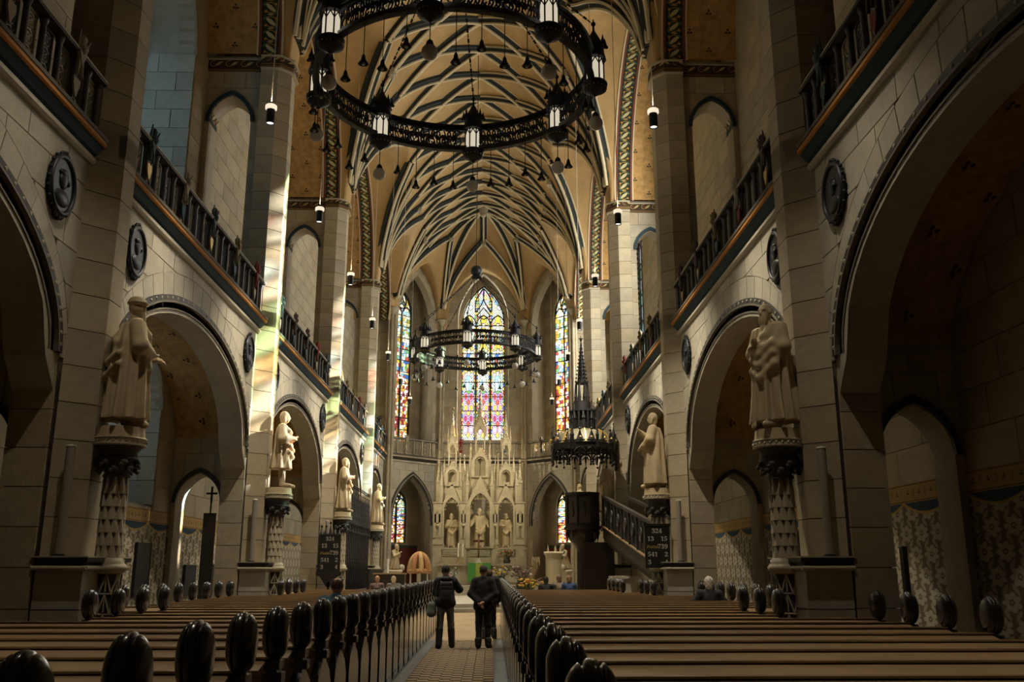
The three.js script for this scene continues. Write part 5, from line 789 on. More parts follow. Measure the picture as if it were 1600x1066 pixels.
// ---------------------------------------------------------------- pulpit with sounding board and stairs
{
  const px = 3.98, pz = -34.5, g = thing('pulpit', 'dark carved wooden pulpit with a straight stair descending to the right', 'pulpit', [px, 0, pz]), W = M.darkWood;
  const oct = (r, h, y) => new THREE.CylinderGeometry(r, r, h, 8).rotateY(PI / 8).translate(0, y, 0);
  part('basket', merge([oct(0.60, 1.2, 3.75), oct(0.68, 0.1, 4.36), oct(0.72, 0.1, 3.12), oct(0.66, 0.08, 3.22)]), W, g);
  for (let k = 0; k < 8; k++) { const t = k * PI / 4 + PI / 2; part('relief_panel', memo('plp', () => merge([bx(0.36, 0.95, 0.03, 0, 0, 0.56), netMesh(blend([ellip([0, 0.25, 0], [0.06, 0.08, 0.05]), ellip([0, -0.05, 0], [0.11, 0.24, 0.05]), capsule([-0.1, 0.05, 0.02], [0.06, -0.02, 0.05], 0.035)], 0.03), [-0.2, -0.4, -0.1], [0.2, 0.4, 0.12], 0.03).toNonIndexed().translate(0, 0, 0.58)])), M.columnDark, g, 0, 3.76, 0, t); part('corner_post', rod([0.62 * cos(t + PI / 8), 3.1, 0.62 * sin(t + PI / 8)], [0.62 * cos(t + PI / 8), 4.4, 0.62 * sin(t + PI / 8)], 0.045, 0.045, 8), W, g); }
  part('underside', lathe([[0.70, 3.1], [0.55, 2.95], [0.5, 2.7], [0.3, 2.5], [0.22, 2.3]], 8), W, g);
  part('support', merge([cyl(0.22, 0.26, 2.4, 0, 1.2, 0, 10), bx(1.1, 2.6, 0.9, 0.55, 1.3, 0.0)]), W, g);
  for (let k = 0; k < 8; k++) { const t = k * PI / 4; part('pendant_tracery', memo('ppt', () => merge([new THREE.ConeGeometry(0.1, 0.35, 5).rotateX(PI).translate(0, 2.8, 0.56), new THREE.TorusGeometry(0.14, 0.03, 5, 12).translate(0, 3.0, 0.58)])), W, g, 0, 0, 0, t); }
  for (let k = 0; k < 5; k++) part('arcade_post', bx(0.06, 1.7, 0.06, 0.15 + k * 0.2, 0.95, 0.48), W, g);
  // stair along the arcade towards the camera
  const a = V3(0.75, 3.1, 0.5), b = V3(1.30, 1.75, 8.0);
  const seg = (y0, y1, dx, w) => { const o = new THREE.BufferGeometry(), P = [], c = [[a, y0, dx], [b, y0, dx], [b, y1, dx], [a, y1, dx], [a, y0, dx + w], [b, y0, dx + w], [b, y1, dx + w], [a, y1, dx + w]].map(([p, y, d]) => [p.x + d, p.y + y, p.z]); for (const f of [[0, 1, 2, 3], [5, 4, 7, 6], [4, 0, 3, 7], [1, 5, 6, 2], [3, 2, 6, 7], [4, 5, 1, 0]]) for (const i of [0, 1, 2, 0, 2, 3]) P.push(...c[f[i]]); o.setAttribute('position', new THREE.Float32BufferAttribute(P, 3)); o.setAttribute('uv', new THREE.Float32BufferAttribute(P.length / 3 * 2, 2)); o.computeVertexNormals(); return o; };
  part('stair_string', merge([seg(-0.35, 0.05, -0.05, 0.07), seg(-0.35, 0.05, 0.8, 0.07)]), W, g); part('stair_handrail', merge([seg(1.1, 1.2, -0.08, 0.12), seg(1.1, 1.2, 0.78, 0.12)]), M.darkWood, g); part('stair_base_strip', seg(0.05, 0.09, -0.08, 0.1), M.pewWood, g); part('stair_parapet', seg(0.1, 1.1, -0.02, 0.025), M.ebony, g); part('stair_soffit', merge([seg(-0.42, -0.3, -0.02, 0.8), seg(-0.6, -0.42, 0.1, 0.5)]), M.ebony, g);
  for (let k = 0; k <= 7; k++) { const p = a.clone().lerp(b, k / 7); part('stair_post', bx(0.09, 1.15, 0.09, p.x - 0.02, p.y + 0.6, p.z), W, g); if (k < 7) { const q = a.clone().lerp(b, (k + 0.5) / 7); part('stair_tracery', memo('stt', () => merge([new THREE.TorusGeometry(0.2, 0.03, 5, 14), new THREE.TorusGeometry(0.1, 0.025, 5, 10), rod([0, -0.42, 0], [0, 0.42, 0], 0.02)]).rotateY(PI / 2)), M.columnDark, g, q.x - 0.05, q.y + 0.62, q.z); } }
  for (let k = 0; k < 14; k++) { const p = a.clone().lerp(b, (k + 0.5) / 14); part('tread', bx(0.8, 0.05, 0.45, p.x + 0.4, p.y, p.z), W, g); }
  part('newel', bx(0.16, 1.5, 0.16, b.x, b.y + 0.6, b.z + 0.05), W, g); part('landing', bx(1.0, 0.2, 1.0, b.x + 0.5, b.y - 0.1, b.z + 0.3), W, g); part('landing_support', extr(shapeOf([[0, 0], [0.7, 0], [0.9, 1.2], [0.9, 1.6], [-0.3, 1.6], [-0.25, 1.2], [-0.05, 0.8]]), 0.5).translate(b.x + 0.15, 0, b.z - 0.2), M.ebony, g);
}
{
  const g = thing('pulpit_canopy', 'black carved sounding board with a tall crocketed spire above the pulpit', 'canopy', [4.05, 0, -34.5]), W = M.ebony, R = 1.22;
  part('canopy_ring', merge([new THREE.CylinderGeometry(R, R, 0.16, 8, 1, true).rotateY(PI / 8).translate(0, 6.15, 0), new THREE.CylinderGeometry(R * 0.98, R * 0.98, 0.05, 8).rotateY(PI / 8).translate(0, 6.2, 0), new THREE.CylinderGeometry(R * 1.05, R * 1.05, 0.05, 8, 1, true).rotateY(PI / 8).translate(0, 6.25, 0)]), W, g);
  for (let k = 0; k < 8; k++) {
    const t = k * PI / 4;
    part('hanging_gable', memo('hg', () => { const o = []; for (const s of [-1, 1]) { o.push(new THREE.TorusGeometry(0.21, 0.035, 5, 12, PI).translate(s * 0.215, 5.78, R * 0.93), new THREE.TorusGeometry(0.11, 0.025, 5, 10, PI).translate(s * 0.215, 5.76, R * 0.93)); for (const e of [-1, 0, 1]) o.push(new THREE.ConeGeometry(0.06, e ? 0.2 : 0.42, 5).rotateX(PI).translate(s * 0.215 + e * 0.2, 5.72 - (e ? 0 : 0.06), R * 0.93), sph(0.05, s * 0.215 + e * 0.2, 5.62 - (e ? 0 : 0.16), R * 0.93, 6)); o.push(new THREE.ConeGeometry(0.17, 0.45, 4).scale(1, 1, 0.25).translate(s * 0.215, 6.42, R * 0.93), sph(0.05, s * 0.215, 6.68, R * 0.93, 6), bx(0.42, 0.06, 0.04, s * 0.215, 6.02, R * 0.93)); } o.push(pinnacle(0.43, 6.0, 7.0, 0.1, R * 0.93)); return merge(o); }), W, g, 0, 0, 0, t);
    part('gilded_crocket', memo('gcr', () => merge([sph(0.05, 0.2, 6.35, R, 6), sph(0.05, -0.2, 6.35, R, 6)])), M.gold, g, 0, 0, 0, t);
    part('dome_rib', memo('drb', () => sweep([0, 1, 2, 3, 4, 5].map((q) => V3(0.0, 6.2 + 0.55 * sin(q / 5 * 1.5), R * 0.97 - 0.5 * (q / 5))), [[-0.025, -0.02], [0.025, -0.02], [0.025, 0.03], [-0.025, 0.03]])), M.gold, g, 0, 0, 0, t);
    part('turret_pinnacle', memo('tpn', () => pinnacle(0, 6.6, 7.9, 0.11, 0.46)), W, g, 0, 0, 0, t); part('turret_pinnacle', memo('tpn2', () => pinnacle(0, 7.5, 8.7, 0.07, 0.26)), W, g, 0, 0, 0, t + PI / 8);
    part('turret_post', memo('tps', () => bx(0.07, 1.1, 0.07, 0, 6.95, 0.42)), W, g, 0, 0, 0, t + PI / 8);
  }
  part('dome', lathe([[R * 0.97, 6.2], [R * 0.85, 6.45], [R * 0.66, 6.66], [0.5, 6.78], [0.45, 6.8], [0.3, 6.8]], 8), col(0.115, 0.105, 0.06, 0.6), g);
  part('turret', merge([new THREE.CylinderGeometry(0.33, 0.36, 1.3, 8).translate(0, 7.2, 0), new THREE.CylinderGeometry(0.5, 0.5, 0.06, 8).translate(0, 7.5, 0)]), W, g); part('lantern_stage', merge([...[...Array(6).keys()].map((k) => bx(0.05, 0.8, 0.05, 0.2 * cos(k * PI / 3), 8.2, 0.2 * sin(k * PI / 3))), cyl(0.26, 0.26, 0.06, 0, 8.6, 0, 6), cyl(0.28, 0.28, 0.06, 0, 7.85, 0, 6)]), W, g);
  part('spire', (() => { const o = [new THREE.ConeGeometry(0.2, 1.85, 6).translate(0, 9.5, 0), sph(0.05, 0, 10.3, 0, 8), bx(0.16, 0.04, 0.04, 0, 10.36, 0), rod([0, 10.2, 0], [0, 10.48, 0], 0.015)]; for (let k = 0; k < 11; k++) { const t = k / 11, r = 0.21 * (1 - t) + 0.01; for (let q = 0; q < 6; q++) o.push(sph(0.038 * (1.1 - 0.6 * t), r * cos(q * PI / 3), 8.65 + 1.6 * t, r * sin(q * PI / 3), 5)); } return merge(o); })(), W, g);
  part('wall_bracket', merge([bx(0.3, 0.18, 0.2, 1.2, 6.2, -0.55), bx(0.08, 1.4, 0.3, 1.3, 6.0, -0.6)]), W, g);
}
// ---------------------------------------------------------------- hymn boards
function boardTex(rows, serif) { return canvasTex(256, 420, (c, w, h) => { c.fillStyle = '#0b0b0c'; c.fillRect(0, 0, w, h); rows.forEach(([l, r], i) => { const y = 66 + i * 82; c.fillStyle = '#b9b9b0'; c.font = 'bold 66px serif'; c.textBaseline = 'alphabetic'; if (!r) { c.textAlign = 'center'; c.fillText(l, w / 2, y); } else { c.textAlign = 'left'; if (l === 'Psalm') { c.fillStyle = '#a58c50'; c.font = 'italic bold 42px serif'; c.fillText(l, 8, y - 4); c.fillStyle = '#b9b9b0'; c.font = 'bold 66px serif'; } else c.fillText(l, 20, y); c.textAlign = 'right'; c.fillText(r, w - 16, y); } c.strokeStyle = '#2a2a28'; c.lineWidth = 3; c.beginPath(); c.moveTo(0, y + 14); c.lineTo(w, y + 14); c.stroke(); }); }, null, false); }
const hymnTex = boardTex([['324'], ['13', '15'], ['Psalm', '739'], ['541', '2'], ['3', '4']]);
{
  const face = () => { const g = new THREE.PlaneGeometry(0.62, 1.02); return g; };
  const R = thing('hymn_board', 'black hymn number board on the column beside the pulpit stairs, right', 'hymn board', [4.95, 2.22, -24.42]);
  part('board', bx(0.66, 1.08, 0.05), M.blackWood, R); part('number_face', face(), mat({ map: hymnTex, roughness: 0.5 }), R, 0, 0, 0.027); part('cornice', bx(0.72, 0.06, 0.08, 0, 0.56, 0), M.blackWood, R); part('bracket', bx(0.3, 0.05, 0.16, 0, 0.3, -0.09), M.iron, R);
  const L = thing('hymn_board', 'ornate black hymn number board on a post in the left choir', 'hymn board', [-5.28, 2.22, -34.35]);
  part('board', bx(0.80, 1.36, 0.06), M.blackWood, L); part('number_face', face().scale(1.18, 1.26, 1), mat({ map: hymnTex, roughness: 0.5 }), L, 0, 0, 0.032);
  part('carved_crest', (() => { const o = []; for (let k = 0; k < 5; k++) o.push(new THREE.ConeGeometry(0.07, k === 2 ? 0.4 : 0.26, 5).translate(-0.32 + k * 0.16, 0.8 + (k === 2 ? 0.07 : 0), 0), sph(0.05, -0.32 + k * 0.16, 0.95 + (k === 2 ? 0.12 : 0), 0, 6)); return merge(o); })(), M.blackWood, L);
  part('carved_foot', extr(shapeOf([[-0.46, -0.66], [0.46, -0.66], [0.46, -0.78], [0.3, -0.84], [0.2, -1.0], [0.07, -1.2], [-0.07, -1.2], [-0.2, -1.0], [-0.3, -0.84], [-0.46, -0.78]]), 0.07, -0.035), M.blackWood, L); part('post', bx(0.09, 1.25, 0.07, 0, -1.65, 0), M.blackWood, L);
}
// ---------------------------------------------------------------- carved choir stalls with a spiky screen, on the left
{
  const g = thing('choir_stall', 'black carved choir stall with a spiky openwork crest, left of the choir', 'choir stall', [-5.15, 0.30, -41.3]), W = M.ebony, L = 6.6;
  part('desk_front', bx(0.08, 1.3, L * 0.75, 0.75, 0.65, 0.3), W, g); part('desk_top', bx(0.35, 0.06, L * 0.77, 0.68, 1.33, 0.3), M.darkWood, g); part('seat_row', bx(0.5, 0.5, L, 0.05, 0.25, 0), W, g); part('backboard', bx(0.06, 1.35, L, -0.15, 1.0, 0), W, g);
  for (let k = 0; k <= 14; k++) { const z = -L / 2 + k * L / 14; part('screen_post', memo('sps', () => merge([bx(0.10, 2.6, 0.10, 0, 1.6, 0), pinnacle(0, 2.75, 4.95, 0.17, 0, 0.8), sph(0.12, 0, 2.85, 0, 8)])), W, g, -0.12, 0, z); if (k < 14) part('screen_tracery', memo('spt', () => { const o = []; for (const y of [2.0, 2.45, 2.9]) o.push(new THREE.TorusGeometry(0.2, 0.03, 5, 12).translate(0, y, 0), new THREE.TorusGeometry(0.09, 0.025, 5, 10).translate(0, y, 0)); for (const x of [-0.14, 0, 0.14]) o.push(bx(0.05, 1.7, 0.05, x, 2.3, 0), pinnacle(x, 2.95, 3.95 + (x === 0 ? 0.35 : 0), 0.09, 0, 0.75)); o.push(bx(0.58, 0.06, 0.05, 0, 3.1, 0), bx(0.58, 0.06, 0.05, 0, 1.7, 0)); return merge(o).rotateY(PI / 2); }), W, g, -0.12, 0, z + L / 28); }
  const d = thing('choir_desk', 'plain dark wooden desk before the choir stall', 'desk', [-3.6, 0.30, -39.2]); part('front', bx(1.25, 1.15, 0.06, 0, 0.575, 0), M.darkWood, d); part('top', bx(1.35, 0.05, 0.5, 0, 1.17, -0.2), M.pewWood, d); part('side', bx(0.06, 1.15, 0.45, -0.6, 0.575, -0.22), M.darkWood, d); part('side', bx(0.06, 1.15, 0.45, 0.6, 0.575, -0.22), M.darkWood, d);
}
// plain stone block with a carved stone, lectern and music stand right of the choir
{
  const b = thing('stone_block', 'pale square stone block beside the pulpit base', 'pedestal', [5.0, 0, -30.8]); part('block', bx(0.9, 1.35, 0.8, 0, 0.675, 0), M.pale[0], b); part('block_cap', bx(1.0, 0.08, 0.9, 0, 1.39, 0), M.pale[2], b);
  const k = thing('octagonal_font', 'pale ribbed stone font right of the choir behind the pulpit', 'font', [3.35, 0.30, -41.5]); part('drum', lathe([[0, 0], [0.45, 0], [0.45, 0.1], [0.36, 0.16], [0.36, 1.9], [0.44, 2.0], [0.44, 2.1], [0, 2.1]], 10), M.retable, k); for (let q = 0; q < 5; q++) part('spike', new THREE.ConeGeometry(0.05, 0.3, 5).translate(0.3 * cos(q * 1.257), 2.25, 0.3 * sin(q * 1.257)), M.retable, k);
  const pc = thing('paschal_candle', 'thick white candle on a tall stand left of the choir', 'candle', [-4.25, 0.30, -44.2]); part('stand', lathe([[0, 0], [0.2, 0], [0.18, 0.05], [0.04, 0.1], [0.04, 0.8], [0.1, 0.86], [0, 0.88]], 12), M.iron, pc); part('wax', cyl(0.07, 0.07, 0.95, 0, 1.35, 0, 14), col(0.8, 0.76, 0.66), pc);
}
// dark panels, banner and door leaves in the left aisle
{
  const pan = (x, y, z, w, h, turn, label) => { const g = thing('epitaph_plaque', label, 'plaque', [x, y, z], turn, 'dark wall plaques'); part('plate', bx(w, h, 0.04), M.bronze, g); part('rim', merge([bx(w + 0.06, 0.03, 0.06, 0, h / 2, 0), bx(w + 0.06, 0.03, 0.06, 0, -h / 2, 0), bx(0.03, h, 0.06, w / 2, 0, 0), bx(0.03, h, 0.06, -w / 2, 0, 0)]), M.iron, g); };
  pan(-7.72, 2.02, -20.3, 0.85, 0.62, PI / 2, 'upper dark plaque beside the nearest left statue column'); pan(-7.72, 1.1, -20.2, 0.85, 0.62, PI / 2, 'lower dark plaque beside the nearest left statue column'); pan(-7.72, 1.65, -22.7, 0.9, 1.2, PI / 2, 'tall dark plaque on the left painted curtain'); pan(-7.72, 1.35, -26.3, 0.9, 0.8, PI / 2, 'dark plaque seen through the left aisle doorway, nearer'); pan(-7.72, 1.35, -28.4, 0.9, 0.85, PI / 2, 'dark plaque seen through the left aisle doorway, farther');
  const b = thing('banner', 'tall narrow dark banner with a cross finial beside the left doorway', 'banner', [-6.62, 0, -24.1]); part('pole', rod([0, 0, 0], [0, 3.35, 0], 0.02), M.iron, b); part('cloth', bx(0.32, 2.6, 0.03, 0, 1.75, 0.03), M.blackWood, b); part('cross', merge([bx(0.05, 0.36, 0.04, 0, 3.5, 0), bx(0.22, 0.05, 0.04, 0, 3.55, 0), sph(0.035, 0, 3.7, 0, 6), sph(0.03, 0.12, 3.55, 0, 6), sph(0.03, -0.12, 3.55, 0, 6)]), M.iron, b);
  const o = thing('door_leaf', 'dark wooden door leaf standing open behind the nearest right pier', 'door', [6.42, 0, -13.1], -0.35); part('leaf', bx(0.06, 1.95, 0.7, 0, 0.98, 0), M.darkWood, o); part('door_handle', bx(0.1, 0.03, 0.12, -0.05, 1.0, 0.25), M.iron, o);
  const n = thing('lancet_door', 'narrow dark pointed door on the right painted curtain', 'door', [7.73, 0, -21.4], -PI / 2); part('leaf', extr(shapeOf([[-0.42, 0], [0.42, 0], [0.42, 1.9], [0.25, 2.25], [0, 2.5], [-0.25, 2.25], [-0.42, 1.9]]), 0.05), M.blackWood, n); part('door_ring', new THREE.TorusGeometry(0.05, 0.012, 5, 12).translate(0.25, 1.05, 0.06), M.iron, n);
}

// ---------------------------------------------------------------- people: one continuous body each, clothing and hair as children
function person(label, pos, turn, J, { skin = [0.42, 0.25, 0.17], hair = [0.03, 0.02, 0.015], hairLong = 0, bald = 0, top, topFlare = 0.02, legs, boots, bootH = 0.3, cell = 0.013, headTurn = 0, extra } = {}) {
  const g = thing('person', label, 'person', pos, turn);
  const limb = (a, b, c, r) => chain([a, b, c], r), H = J.head;
  const torso = [capsule(J.hip, J.chest, 0.13, 0.135), ellip([(J.hip[0] + J.chest[0]) / 2, (J.hip[1] + J.chest[1]) / 2, (J.hip[2] + J.chest[2]) / 2], [0.16, 0.28, 0.115]), capsule(J.shL, J.shR, 0.062), capsule(J.chest, J.neck, 0.10, 0.06), capsule(J.hipL, J.hipR, 0.10)];
  const hands = [...handField(J.haL, [J.haL[0] - J.elL[0], J.haL[1] - J.elL[1], J.haL[2] - J.elL[2]], 1, 1), ...handField(J.haR, [J.haR[0] - J.elR[0], J.haR[1] - J.elR[1], J.haR[2] - J.elR[2]], 1, -1)];
  const arms = [...limb(J.shL, J.elL, J.haL, [0.05, 0.04, 0.028]), ...limb(J.shR, J.elR, J.haR, [0.05, 0.04, 0.028])], leg = [...limb(J.hipL, J.knL, J.anL, [0.085, 0.058, 0.04]), ...limb(J.hipR, J.knR, J.anR, [0.085, 0.058, 0.04])];
  const foot = (a, d) => capsule([a[0], a[1] - 0.03, a[2]], [a[0] + d[0], max(0.035, a[1] - 0.06), a[2] + d[1]], 0.045, 0.035), feet = [foot(J.anL, J.fdL || [0.02, 0.17]), foot(J.anR, J.fdR || [-0.02, 0.17])];
  const all = [...torso, ...arms, ...leg, ...feet, ...hands, ...headField(H, { turn: headTurn }), capsule(J.neck, [H[0], H[1] - 0.06, H[2] - 0.01], 0.055, 0.052)];
  const pts = Object.values(J).filter((p) => p.length === 3), lo = [0, 1, 2].map((k) => min(...pts.map((p) => p[k])) - 0.27), hi = [0, 1, 2].map((k) => max(...pts.map((p) => p[k])) + 0.3); lo[1] = max(lo[1], -0.03);
  const fieldOf = (l, k, off) => { const f = blend(l, k); return (x, y, z) => f(x, y, z) - off; };
  part('body', netMesh(fieldOf(all, 0.02, 0), lo, hi, cell), col(...skin, 0.6), g);
  const wr = (v, r) => (x, y, z) => { const q = v(x, y, z); return q; };
  // jacket: torso and sleeves, a little larger, open at neck and cuffs
  const sleeve = (s, e, h, r) => chain([s, e, [e[0] + (h[0] - e[0]) * 0.93, e[1] + (h[1] - e[1]) * 0.93, e[2] + (h[2] - e[2]) * 0.93]], r);
  const jk = blend([...torso.slice(0, 4), ...(topFlare > 0.01 ? [capsule([J.hipL[0], J.hip[1] - topFlare, J.hip[2]], [J.hipR[0], J.hip[1] - topFlare, J.hip[2]], 0.115)] : []), ...sleeve(J.shL, J.elL, J.haL, [0.062, 0.055, 0.045]), ...sleeve(J.shR, J.elR, J.haR, [0.062, 0.055, 0.045]), ...(extra || [])], 0.04);
  part('jacket', netMesh((x, y, z) => jk(x, y, z) - 0.024 + 0.004 * sin(38 * y + 9 * x) * sin(14 * z + 5 * y), lo, hi, cell), col(...top, 0.85), g);
  if (legs) { const lg = blend([capsule(J.hipL, J.hipR, 0.105), ...leg], 0.03); part('trousers', netMesh((x, y, z) => lg(x, y, z) - 0.014 + 0.003 * sin(40 * y + 8 * x), lo, hi, cell), col(...legs, 0.85), g); }
  if (boots) { const bt = blend([...feet, capsule(J.anL, [J.anL[0] + (J.knL[0] - J.anL[0]) * bootH, J.anL[1] + (J.knL[1] - J.anL[1]) * bootH, J.anL[2] + (J.knL[2] - J.anL[2]) * bootH], 0.05, 0.06), capsule(J.anR, [J.anR[0] + (J.knR[0] - J.anR[0]) * bootH, J.anR[1] + (J.knR[1] - J.anR[1]) * bootH, J.anR[2] + (J.knR[2] - J.anR[2]) * bootH], 0.05, 0.06)], 0.025); part('boots', netMesh((x, y, z) => bt(x, y, z) - 0.018, lo, hi, cell), col(...boots, 0.6), g); }
  const hr = [ellip([H[0], H[1] + 0.045, H[2] - 0.022], [0.09, 0.10, 0.10])]; if (hairLong) hr.push(ellip([H[0], H[1] + 0.02, H[2] - 0.06], [0.085, 0.12, 0.07]), ellip([H[0], H[1] - 0.06, H[2] - 0.075], [0.07, 0.09, 0.05]));
  const hf = blend(hr, 0.03), T = [cos(headTurn), sin(headTurn)];
  part('hair', netMesh((x, y, z) => { const dz = z - H[2], face = dz - 0.045 + max(0, (y - H[1] - 0.085)) * -1.5; let d = hf(x, y, z) + 0.004 * sin(90 * x) * sin(70 * y); if (!hairLong) d = max(d, H[1] - 0.045 - y); if (bald) d = max(d, -(hypot(x - H[0], y - H[1] - 0.15, dz + 0.01) - 0.085)); return max(d, face); }, [H[0] - 0.15, H[1] - 0.2, H[2] - 0.18], [H[0] + 0.15, H[1] + 0.2, H[2] + 0.15], 0.01), col(...hair, 0.7), g);
  return g;
}
const standing = (o = {}) => ({ head: [0, 1.60, 0.01], neck: [0, 1.45, -0.01], chest: [0, 1.27, 0], hip: [0, 0.98, 0], shL: [0.165, 1.39, -0.01], shR: [-0.165, 1.39, -0.01], elL: [0.24, 1.12, -0.02], haL: [0.22, 0.88, 0.06], elR: [-0.24, 1.12, -0.02], haR: [-0.22, 0.88, 0.06], hipL: [0.085, 0.93, 0], hipR: [-0.085, 0.93, 0], knL: [0.10, 0.50, 0.02], knR: [-0.10, 0.50, 0.02], anL: [0.12, 0.09, -0.02], anR: [-0.12, 0.09, -0.02], ...o });
const seated = (o = {}) => ({ head: [0, 1.26, 0.04], neck: [0, 1.11, 0], chest: [0, 0.94, 0], hip: [0, 0.62, 0], shL: [0.18, 1.05, 0], shR: [-0.18, 1.05, 0], elL: [0.25, 0.80, 0.05], haL: [0.12, 0.66, 0.28], elR: [-0.25, 0.80, 0.05], haR: [-0.12, 0.66, 0.28], hipL: [0.09, 0.55, 0.03], hipR: [-0.09, 0.55, 0.03], knL: [0.12, 0.52, 0.42], knR: [-0.12, 0.52, 0.42], anL: [0.12, 0.10, 0.40], anR: [-0.12, 0.10, 0.40], ...o });
// woman with backpack, raising a phone (seen from behind; facing the altar)
person('woman in a dark jacket and grey trousers photographing the altar, seen from behind', [-0.37, 0, -20.7], PI + 0.1, standing({ head: [0.01, 1.60, 0.03], elR: [-0.30, 1.22, 0.10], haR: [-0.14, 1.45, 0.22], elL: [0.21, 1.16, 0.10], haL: [0.05, 1.36, 0.25], anR: [-0.15, 0.09, 0.05], knR: [-0.125, 0.50, 0.06], anL: [0.135, 0.09, -0.06], knL: [0.115, 0.5, 0.0] }), { hair: [0.022, 0.016, 0.012], hairLong: 0, top: [0.014, 0.016, 0.022], topFlare: 0.03, legs: [0.12, 0.107, 0.096], boots: [0.012, 0.011, 0.011], bootH: 0.72 });
{
  const T = PI + 0.1, b = thing('backpack', 'black backpack on the standing woman', 'backpack', [-0.37, 0, -20.7], T);
  part('pack', netMesh(blend([boxf([0, 1.18, -0.21], [0.14, 0.21, 0.085], 0.06), boxf([0, 1.08, -0.29], [0.10, 0.10, 0.03], 0.03)], 0.02), [-0.25, 0.85, -0.4], [0.25, 1.5, -0.05], 0.016), col(0.013, 0.014, 0.018), b); part('pack_strap', merge([bx(0.25, 0.015, 0.01, 0, 1.2, -0.302), bx(0.25, 0.015, 0.01, 0, 1.28, -0.297), rod([0.1, 1.36, -0.17], [0.12, 1.43, -0.02], 0.018), rod([-0.1, 1.36, -0.17], [-0.12, 1.43, -0.02], 0.018)]), M.grey, b); part('hood', netMesh(blend([ellip([0, 1.45, -0.1], [0.14, 0.05, 0.07])], 0.02), [-0.2, 1.35, -0.22], [0.2, 1.55, 0.02], 0.014), col(0.03, 0.034, 0.04), b);
  const s = thing('shoulder_bag', 'grey green shoulder bag at the standing woman\'s left hip', 'bag', [-0.37, 0, -20.7], T); part('pouch', netMesh(blend([boxf([0.30, 0.82, -0.04], [0.09, 0.14, 0.13], 0.06), ellip([0.31, 0.74, -0.04], [0.11, 0.10, 0.15])], 0.04), [0.1, 0.5, -0.3], [0.5, 1.08, 0.2], 0.016), col(0.12, 0.145, 0.125), s); part('strap', merge([rod([0.24, 0.93, -0.03], [0.20, 1.3, -0.13], 0.012), rod([0.20, 1.3, -0.13], [0.14, 1.455, -0.02], 0.012)]), col(0.075, 0.095, 0.08), s);
  const p = thing('phone', 'dark phone held up by the standing woman', 'phone', [-0.37, 0, -20.7], T); part('case', bx(0.15, 0.075, 0.01, -0.05, 1.50, 0.33), M.blackWood, p); part('screen', bx(0.14, 0.066, 0.002, -0.05, 1.50, 0.324), M.bronze, p);
}
person('man in black clothes with his hands behind his back, standing in the aisle', [0.45, 0, -20.7], PI - 0.12, standing({ head: [0.0, 1.60, 0.02], elL: [0.26, 1.13, -0.06], haL: [0.07, 0.96, -0.17], elR: [-0.27, 1.13, -0.06], haR: [-0.06, 0.98, -0.17], anL: [0.10, 0.09, -0.03], anR: [-0.11, 0.09, 0.03] }), { hair: [0.05, 0.035, 0.026], top: [0.011, 0.010, 0.012], topFlare: 0.10, legs: [0.012, 0.012, 0.014], boots: [0.02, 0.018, 0.016], bootH: 0.2 });
person('third visitor mostly hidden behind the man in black, dark trousers showing', [0.57, 0, -23.4], PI, standing({ head: [0, 1.50, 0.01], neck: [0, 1.37, 0] }), { hair: [0.05, 0.03, 0.02], top: [0.012, 0.012, 0.014], topFlare: 0.06, legs: [0.014, 0.014, 0.016], boots: [0.03, 0.022, 0.02], cell: 0.02 });
person('seated man with thinning brown hair and a blue and red jacket in the left pews', [-1.65, 0.13, -14.0], PI, seated({ elL: [0.31, 0.88, 0.0], elR: [-0.31, 0.88, 0.0] }), { hair: [0.075, 0.042, 0.026], bald: 1, top: [0.035, 0.10, 0.155], topFlare: 0, legs: [0.03, 0.03, 0.04], boots: [0.02, 0.02, 0.02] });
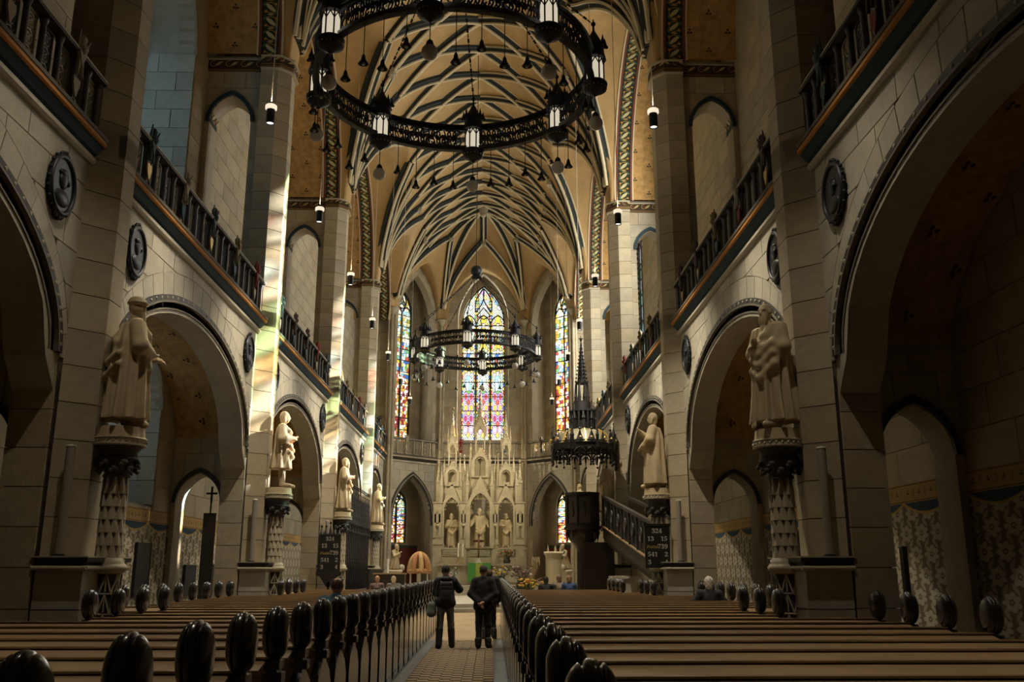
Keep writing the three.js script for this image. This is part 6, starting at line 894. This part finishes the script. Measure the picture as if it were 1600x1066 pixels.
{ const y = scene.children[scene.children.length - 1]; part('shoulder_panel', netMesh(blend([capsule([-0.13, 1.0, -0.13], [0.13, 1.0, -0.13], 0.05)], 0.02), [-0.25, 0.9, -0.22], [0.25, 1.1, -0.05], 0.015), col(0.26, 0.025, 0.03), y); }
person('seated elderly person with white hair and a dark coat in the right pews', [5.1, 0.1, -19.4], PI - 0.15, seated({ elL: [0.31, 0.86, 0.0], elR: [-0.31, 0.86, 0.0] }), { hair: [0.55, 0.52, 0.47], hairLong: 1, top: [0.014, 0.016, 0.022], topFlare: 0, legs: [0.03, 0.03, 0.03], boots: [0.02, 0.02, 0.02] });
const kids = [[-3.75, -36.3, [0.40, 0.22, 0.12], [0.15, 0.10, 0.08], 'seated visitor with reddish hair at the front left, before the choir desk', 0.0], [-3.05, -35.6, [0.45, 0.36, 0.24], [0.12, 0.10, 0.09], 'seated visitor with fair hair at the front left near the aisle', 0.0], [2.55, -33.5, [0.015, 0.012, 0.01], [0.012, 0.012, 0.014], 'dark haired visitor in black seated at the front right near the flowers', 0], [3.35, -33.2, [0.25, 0.16, 0.09], [0.03, 0.07, 0.17], 'seated visitor in a bright blue jacket before the pulpit', 0.04], [3.05, -33.9, [0.2, 0.12, 0.07], [0.24, 0.20, 0.15], 'seated visitor in a beige and red top before the pulpit', 0.05]];
for (const [x, z, hair, top, label, dy] of kids) person(label, [x, dy, z], PI + 0.2, seated(), { hair, hairLong: 1, top, topFlare: 0, legs: [0.03, 0.03, 0.035], boots: [0.02, 0.02, 0.02], cell: 0.022 });
// chairs under the visitors in the choir
for (const [x, z, , , label] of kids) { const c = thing('chair', `plain wooden chair under the ${label.replace(/^(dark haired |seated )+/, '').split(' ').slice(0, 10).join(' ')}`, 'chair', [x, 0, z], PI + 0.2, 'loose chairs at the front'); part('seat', bx(0.44, 0.04, 0.42, 0, 0.43, 0.12), M.pewDark, c); part('backrest', bx(0.42, 0.3, 0.03, 0, 0.8, -0.16), M.pewDark, c); for (const a of [-1, 1]) { part('leg', bx(0.04, 0.42, 0.04, a * 0.19, 0.21, 0.30), M.pewDark, c); part('leg', bx(0.04, 0.96, 0.04, a * 0.19, 0.48, -0.16), M.pewDark, c); } }

renderer.render(scene, camera);
